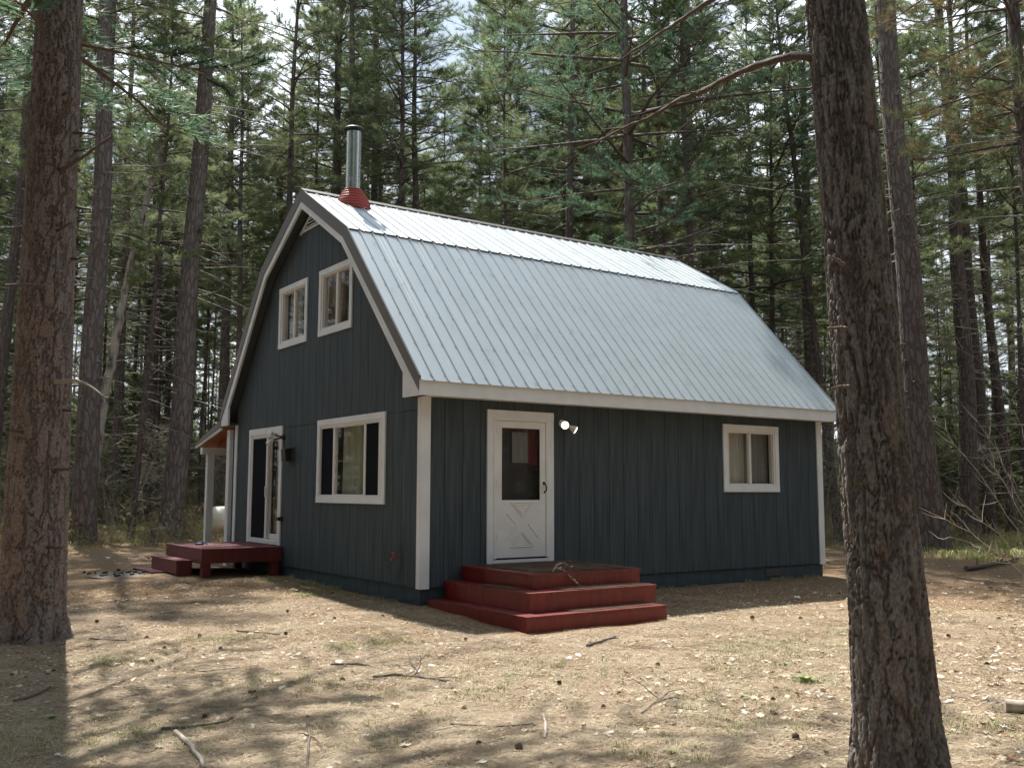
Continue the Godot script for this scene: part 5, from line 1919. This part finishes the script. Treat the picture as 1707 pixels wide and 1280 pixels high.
func make_small() -> void:
	rng.seed = 515
	stick("slim curved brown stick in the lower left foreground", [Vector2(-4.77, 4.81), Vector2(-4.57, 4.87), Vector2(-4.36, 4.86), Vector2(-4.25, 4.76)], 0.014, M.dark_wood)
	stick("thick pale grey stick at the bottom edge, left of the middle", [Vector2(-4.72, 4.99), Vector2(-4.74, 5.36), Vector2(-4.84, 5.99)], 0.019, M.pale_wood)
	stick("straight grey stick pointing to the viewer at the bottom edge", [Vector2(-3.85, 5.21), Vector2(-4.08, 5.76), Vector2(-4.34, 6.33)], 0.012, M.dark_wood, "stick", 2)
	stick("long dark forked branch lying in the middle of the clearing", [Vector2(-2.67, 3.9), Vector2(-2.49, 3.98), Vector2(-2.35, 4.18), Vector2(-2.24, 4.45)], 0.014, M.dark_wood, "fallen_branch", 5)
	stick("thin twig arching up beside the forked branch in the middle", [Vector2(-2.35, 4.18), Vector2(-2.17, 3.74), Vector2(-1.95, 3.2)], 0.006, M.dark_wood, "stick", 3, 0.03)
	stick("short dark barky stick right of the front of the red steps", [Vector2(0.0, 3.64), Vector2(0.35, 3.48), Vector2(0.66, 3.32)], 0.020, M.dark_wood, "stick", 3)
	stick("short dark stick left of the red front steps", [Vector2(-2.72, 3.1), Vector2(-2.53, 3.22), Vector2(-2.48, 3.37)], 0.012, M.dark_wood, "stick", 1)
	stick("long thin straight twig at the bottom centre", [Vector2(-3.04, 5.83), Vector2(-2.8, 6.08), Vector2(-2.54, 6.15)], 0.008, M.dark_wood)
	stick("short grey stick pointing to the viewer at the bottom centre", [Vector2(-2.33, 5.98), Vector2(-2.47, 6.2), Vector2(-2.71, 6.51)], 0.013, M.pale_wood)
	stick("dark forked twig on the pale leaves left of the lichened trunk", [Vector2(-1.7, 6.36), Vector2(-1.37, 6.14), Vector2(-1.0, 5.9)], 0.010, M.dark_wood, "stick", 4)
	stick("thin pale twig left of the bottom centre", [Vector2(-3.43, 5.61), Vector2(-3.31, 5.88), Vector2(-3.03, 5.9)], 0.007, M.pale_wood)
	stick("short pale stick on the sunlit ground right of the left trunk", [Vector2(-3.87, 2.73), Vector2(-3.67, 2.79), Vector2(-3.5, 2.8)], 0.010, M.pale_wood)
	stick("dark stick in the sun left of the corner of the cabin", [Vector2(-2.73, 0.5), Vector2(-2.56, 0.92), Vector2(-2.47, 1.16)], 0.012, M.dark_wood, "stick", 1)
	stick("thin brown stick by the base of the left trunk", [Vector2(-4.27, 0.07), Vector2(-4.11, 0.27), Vector2(-3.95, 0.4)], 0.009, M.dark_wood)
	stick("dark stick in the shade of the left trunk", [Vector2(-5.47, 3.19), Vector2(-5.3, 3.03), Vector2(-5.12, 2.74)], 0.013, M.dark_wood)
	stick("pale broken log end at the right edge of the clearing", [Vector2(0.61, 7.85), Vector2(0.80, 8.05), Vector2(1.3, 8.5)], 0.055, M.pale_wood, "log")
	stick("long fallen branch on the ground at the right beyond the lichened trunk", [Vector2(12.26, 0.68), Vector2(13.75, 0.47), Vector2(16.58, -0.38)], 0.05, M.dark_wood, "log", 6)
	stick("thin grey dead stem lying among far ferns left of the cabin", [Vector2(7.68, -45.3), Vector2(9.49, -47.1)], 0.12, M.pale_wood, "log")
	# cones
	var spots := [-3.72, 0.3, -4.11, 1.97, -3.91, -1.33, -3.19, 0.62, -1.46, 0.4, -2.4, 1.15, -3.31, 1.59, -3.73, 1.18, -2.91, 3.83, -4.42, 4.6, -0.8, 2.43, -0.9, 0.62, -0.15, 4.92, 3.24, 3.06, -3.16, 6.39, -2.98, 6.64, 3.79, 3.36, -0.48, 6.54, 3.98, 5.34, 2.51, 6.61, -1.31, 7.5, 4.34, 4.22, -1.71, 5.96, -1.49, 5.12, -1.71, -0.45]
	var cb := MB.new()
	for row in 7:
		var f := row / 6.0
		var r := 0.024 * sin(PI * (0.18 + 0.78 * f)) + 0.003
		var y := 0.006 + 0.052 * f
		for s in 7:
			var a := TAU * (s + 0.5 * (row % 2)) / 7.0
			var u := Vector3(cos(a), 0, sin(a))
			var w := Vector3(-sin(a), 0, cos(a)) * 0.008
			cb.col = Color(0.11, 0.07, 0.05) if (s + row) % 3 else Color(0.19, 0.125, 0.085)
			var tip := u * (r + 0.010) + Vector3(0, y + 0.008, 0)
			cb.prism([u * r * 0.3 + w + Vector3(0, y, 0), u * r * 0.3 - w + Vector3(0, y, 0), tip - w * 0.8, tip + w * 0.8], [u * r * 0.3 + w + Vector3(0, y + 0.006, 0), u * r * 0.3 - w + Vector3(0, y + 0.006, 0), tip - w * 0.6 + Vector3(0, 0.003, 0), tip + w * 0.6 + Vector3(0, 0.003, 0)])
	var cm := cb.mesh(M.plain)
	for k in spots.size() / 2:
		var o := solo("pine_cone", cm, "small dark pine cone lying on the needle covered ground", "pine cone", at(spots[k * 2], spots[k * 2 + 1], 0.018), "pine cones on the ground")
		o.basis = Basis.from_euler(Vector3(rng.randf_range(0.9, 1.8), rng.randf() * TAU, 0)).scaled(Vector3.ONE * rng.randf_range(0.55, 0.8))
	# broad leaved weed and two small ones
	var weeds := [[0.36, 6.22, 0.11, "broad bright green weed on the pale leaves left of the lichened trunk"], [0.92, 5.53, 0.05, "small pale green sprout just above the broad weed"], [-0.57, 6.34, 0.055, "green sprout on the pale leaves right of the bottom centre"], [-5.33, 3.98, 0.06, "small green sprout in the shade of the left trunk"], [-2.26, 7.27, 0.05, "tuft of bright green sprouts near the bottom edge"]]
	for q in weeds:
		var mb := MB.new()
		for k in 13:
			var a := TAU * k * 0.382
			var u := Vector3(cos(a), 0, sin(a))
			var w := Vector3(-sin(a), 0, cos(a))
			var l := rng.randf_range(0.8, 1.2)
			var y := rng.randf_range(0.5, 1.1)
			mb.col = Color(0.22, 0.28, 0.09) * rng.randf_range(0.8, 1.25)
			var m := u * 0.45 * l + Vector3(0, y * 0.6, 0)
			var e := u * 0.9 * l + Vector3(0, y * 0.75, 0)
			mb.tri(Vector3.ZERO, m - w * 0.22, m + w * 0.22)
			mb.tri(m - w * 0.22, e, m + w * 0.22)
		var o := solo("weed", mb.mesh(M.leaf), q[3], "weed", at(q[0], q[1]))
		o.scale = Vector3.ONE * q[2]
	# ash of an old fire
	var ab := MB.new()
	for k in 46:
		var p := Vector3(rng.randfn() * 0.28, rng.randf_range(0.0, 0.05), rng.randfn() * 0.28)
		var a := rng.randf() * TAU
		var d := Vector3(cos(a), rng.randf_range(-0.1, 0.25), sin(a)) * rng.randf_range(0.04, 0.12)
		ab.tube(PackedVector3Array([p - d * 0.5, p + d * 0.5]), PackedFloat32Array([0.018, 0.014]), 5)
	var ash := thing("ash_heap", "black charred wood and grey ash of an old fire before the side deck", "ash heap", at(-2.3, -6.5))
	part("charred_wood", ab.mesh(M.charcoal), ash)
	var gb := MB.new()
	gb.lathe(Transform3D(), [Vector2(0.62, -0.02), Vector2(0.5, 0.012), Vector2(0.25, 0.03), Vector2(0.0, 0.035)], 18)
	part("ash_bed", gb.mesh(M.ash), ash)
	# stump behind the deck
	var sb := MB.new()
	sb.lathe(Transform3D(Basis(Vector3(0.3, 0, 1).normalized(), 0.15), Vector3.ZERO), [Vector2(0.36, -0.1), Vector2(0.30, 0.1), Vector2(0.25, 0.40), Vector2(0.22, 0.44), Vector2(0.0, 0.40)], 11)
	solo("stump", sb.mesh(M.dark_wood), "low dark rotten stump beside the straight pine beyond the side deck", "stump", at(1.74, -19.2))
	# propane tank
	var t := thing("propane_tank", "cream propane tank with a rounded end behind the porch post", "propane tank", at(3.75, -15.9))
	var tb := MB.new()
	var prof := []
	for k in 9:
		var a := PI / 2 * k / 8.0
		prof.append(Vector2(0.40 * sin(a), -1.4 - 0.26 * cos(a)))
	for k in 9:
		var a := PI / 2 * (1.0 - k / 8.0)
		prof.append(Vector2(0.40 * sin(a), 1.4 + 0.26 * cos(a)))
	tb.lathe(Transform3D(Basis(Vector3.BACK, -PI / 2), Vector3(0, 0.72, 0)), prof, 28)
	part("tank_body", tb.mesh(M.tank), t)
	var dm := MB.new()
	dm.lathe(Transform3D(Basis(), Vector3(0, 1.08, 0)), [Vector2(0.17, 0.0), Vector2(0.17, 0.12), Vector2(0.13, 0.19), Vector2(0.0, 0.21)], 18)
	part("valve_dome", dm.mesh(M.tank), t)
	for x in [-0.95, 0.95]:
		for z in [-0.2, 0.2]:
			var lg := MB.new()
			lg.box(Vector3(x - 0.05, -0.1, z - 0.04), Vector3(x + 0.05, 0.40, z + 0.04))
			part("leg", lg.mesh(M.trim), t)
	# blue lid on the deck
	var bb := MB.new()
	bb.lathe(Transform3D(), [Vector2(0.075, 0.0), Vector2(0.08, 0.02), Vector2(0.072, 0.034), Vector2(0.0, 0.036)], 18)
	bb.tube(PackedVector3Array([Vector3(0.03, 0.034, 0), Vector3(0.06, 0.05, 0.05), Vector3(0.12, 0.01, 0.08)]), PackedFloat32Array([0.012, 0.012, 0.010]), 6)
	solo("plastic_lid", bb.mesh(M.blue_plastic), "small dark blue plastic lid lying on the side deck", "lid", Vector3(-1.08, 0.674, -6.31))
	# dry sprig on the top step
	var sp := thing("dry_sprig", "pale dry leafy sprig hanging over the edge of the top front step", "dry plant", Vector3(1.19, 0.622, 1.60))
	var mb := MB.new()
	mb.tube(PackedVector3Array([Vector3(-0.17, 0.0, 0.07), Vector3(-0.08, 0.06, 0.02), Vector3(0.02, 0.11, 0.0), Vector3(0.12, 0.10, -0.02), Vector3(0.18, 0.05, -0.02)]), PackedFloat32Array([0.007, 0.006, 0.006, 0.005, 0.003]), 6)
	mb.tube(PackedVector3Array([Vector3(-0.08, 0.06, 0.02), Vector3(0.0, 0.02, 0.10), Vector3(0.05, -0.06, 0.17), Vector3(0.12, -0.16, 0.26), Vector3(0.19, -0.195, 0.32)]), PackedFloat32Array([0.006, 0.006, 0.005, 0.004, 0.003]), 6)
	part("stem", mb.mesh(M.pale_wood), sp)
	var lb := MB.new()
	for k in 16:
		lb.col = Color(0.42, 0.36, 0.25) * rng.randf_range(0.75, 1.2)
		var p := Vector3(0.06 + rng.randfn() * 0.05, 0.08 + rng.randfn() * 0.025, rng.randfn() * 0.025) if k < 11 else Vector3(0.05 + 0.02 * (k - 11), -0.06 - 0.03 * (k - 11), 0.17 + 0.025 * (k - 11))
		var d := Vector3(rng.randfn(), rng.randfn() * 0.4, rng.randfn()).normalized() * 0.05
		var w := d.cross(Vector3(rng.randfn(), 1, rng.randfn())).normalized() * 0.016
		lb.tri(p, p + d * 0.5 - w, p + d * 0.5 + w)
		lb.tri(p + d * 0.5 - w, p + d, p + d * 0.5 + w)
	part("dry_leaf", lb.mesh(M.leaf), sp)
	# wire loops round the tap
	var wire := thing("wire_coil", "loose dark wire coil hanging on the tap near the cabin corner", "wire coil", Vector3(-0.03, 0.73, -0.62))
	for k in 5:
		var wb := MB.new()
		var p := PackedVector3Array()
		for s in 25:
			var a := TAU * s / 24.0
			var r := 0.20 + 0.03 * k
			p.append(Vector3(-0.02 - 0.012 * k + 0.02 * sin(a * 3.0 + k), r * sin(a) + 0.02 * k - 0.05, r * cos(a) * (0.9 + 0.05 * sin(a * 2.0 + k))))
		var rs := taper(0.003, 0.003, 24)
		wb.tube(p, rs, 4, false)
		part("loop", wb.mesh(M.wire), wire)
	# pale bare shrub reaching in from the right
	var s := thing("bare_shrub", "pale leafless shrub reaching in from the right edge of the clearing", "shrub", at(8.65, 4.17))
	for k in 7:
		var sbm := MB.new()
		sbm.col = Color(0.40, 0.35, 0.31) * rng.randf_range(0.75, 1.15)
		var tip: Vector3 = [Vector3(7.07, 2.76, 3.39), Vector3(7.71, 2.12, 3.75), Vector3(8.13, 2.58, 4.1), Vector3(7.45, 1.44, 3.48), Vector3(6.92, 1.48, 3.12), Vector3(7.3, 0.94, 3.31)][k % 6] + Vector3(rng.randfn(), rng.randfn(), rng.randfn()) * (0.05 if k < 6 else 0.45) - s.position
		var a := Vector3(rng.randfn() * 0.05, 0, rng.randfn() * 0.05)
		var m := a.lerp(tip, 0.5) + Vector3(0.25, 0.35, 0.15) * (0.6 + rng.randf() * 0.5)
		var p := PackedVector3Array()
		var n := 12
		for j in n + 1:
			var f := float(j) / n
			p.append(a.lerp(m, f).lerp(m.lerp(tip, f), f) + Vector3(rng.randfn(), rng.randfn(), rng.randfn()) * 0.018)
		sbm.tube(p, taper(0.009, 0.003, n), 5, false)
		for j in 9:
			var i := rng.randi_range(4, n)
			var d := (p[i] - p[i - 1]).normalized()
			var tw := wander(p[i], (d + Vector3(rng.randfn(), rng.randfn(), rng.randfn()) * 0.6).normalized(), rng.randf_range(0.12, 0.5), 4, Vector3(0, 0.5, 0), 0.15)
			sbm.tube(tw, taper(0.005, 0.002, 4), 4, false)
		part("stem", sbm.mesh(M.deadwood), s)

# ---------------------------------------------------------------- scene
func make_sky() -> ImageTexture:
	var w := 512
	var h := 256
	var fn := FastNoiseLite.new()
	fn.seed = 8
	fn.frequency = 1.6
	fn.fractal_octaves = 5
	var im := Image.create(w, h, false, Image.FORMAT_RGBAF)
	for y in h:
		var el := PI * (0.5 - (y + 0.5) / h)
		for x in w:
			var a := TAU * x / w
			var d := Vector3(cos(a) * cos(el), sin(el), sin(a) * cos(el))
			var s := maxf(d.y, 0.06)
			var q := fn.get_noise_3d(d.x / (s + 0.35), d.y * 1.5, d.z / (s + 0.35))
			var k := smoothstep(-0.22, 0.30, q) * (1.0 if d.y > 0.0 else 0.0)
			im.set_pixel(x, y, Color(k, k, k, k * 0.85))
	return ImageTexture.create_from_image(im)

func _ready() -> void:
	var cam := Camera3D.new()
	cam.name = "camera"
	add_child(cam)
	cam.position = Vector3(-6.79, 1.675, 11.991)
	cam.basis = Basis.from_euler(Vector3(0.10817, -0.60713, 0.0019))
	cam.fov = 42.70
	cam.near = 0.05
	cam.far = 700.0
	cam.current = true
	var we := WorldEnvironment.new()
	we.name = "world"
	var env := Environment.new()
	env.background_mode = Environment.BG_SKY
	var psm := ProceduralSkyMaterial.new()
	psm.sky_top_color = lin(0.58, 0.71, 0.92)
	psm.sky_horizon_color = lin(0.93, 0.96, 1.0)
	psm.sky_curve = 0.18
	psm.sky_energy_multiplier = 0.80
	psm.ground_bottom_color = lin(0.10, 0.08, 0.05)
	psm.ground_horizon_color = lin(0.30, 0.30, 0.25)
	psm.sky_cover = make_sky()
	psm.sky_cover_modulate = Color(0.95, 0.95, 0.97, 1.0)
	var sky := Sky.new()
	sky.sky_material = psm
	env.sky = sky
	env.background_energy_multiplier = 1.0
	env.tonemap_mode = Environment.TONE_MAPPER_LINEAR
	env.tonemap_exposure = 2.05
	env.sdfgi_enabled = true
	env.ssao_enabled = true
	env.ssil_enabled = true
	we.environment = env
	add_child(we)
	var sun := DirectionalLight3D.new()
	sun.name = "sun"
	sun.light_energy = 1.6
	sun.light_color = Color(1.0, 0.985, 0.955)
	sun.light_angular_distance = 0.55
	sun.shadow_enabled = true
	add_child(sun)
	sun.look_at_from_position(Vector3(0.085, 1.0, -0.60) * 50.0, Vector3.ZERO, Vector3.UP)

	rng.seed = 2024
	hill.seed = 3; hill.frequency = 0.05
	lump.seed = 6; lump.frequency = 0.9; lump.fractal_octaves = 3
	patch.seed = 12; patch.frequency = 0.28; patch.fractal_octaves = 3
	make_materials()
	make_ground()
	make_cabin()
	make_steps()
	make_deck()
	make_kinds()
	rng.seed = 31
	make_forest()
	make_small()
	rng.seed = 71
	make_litter()
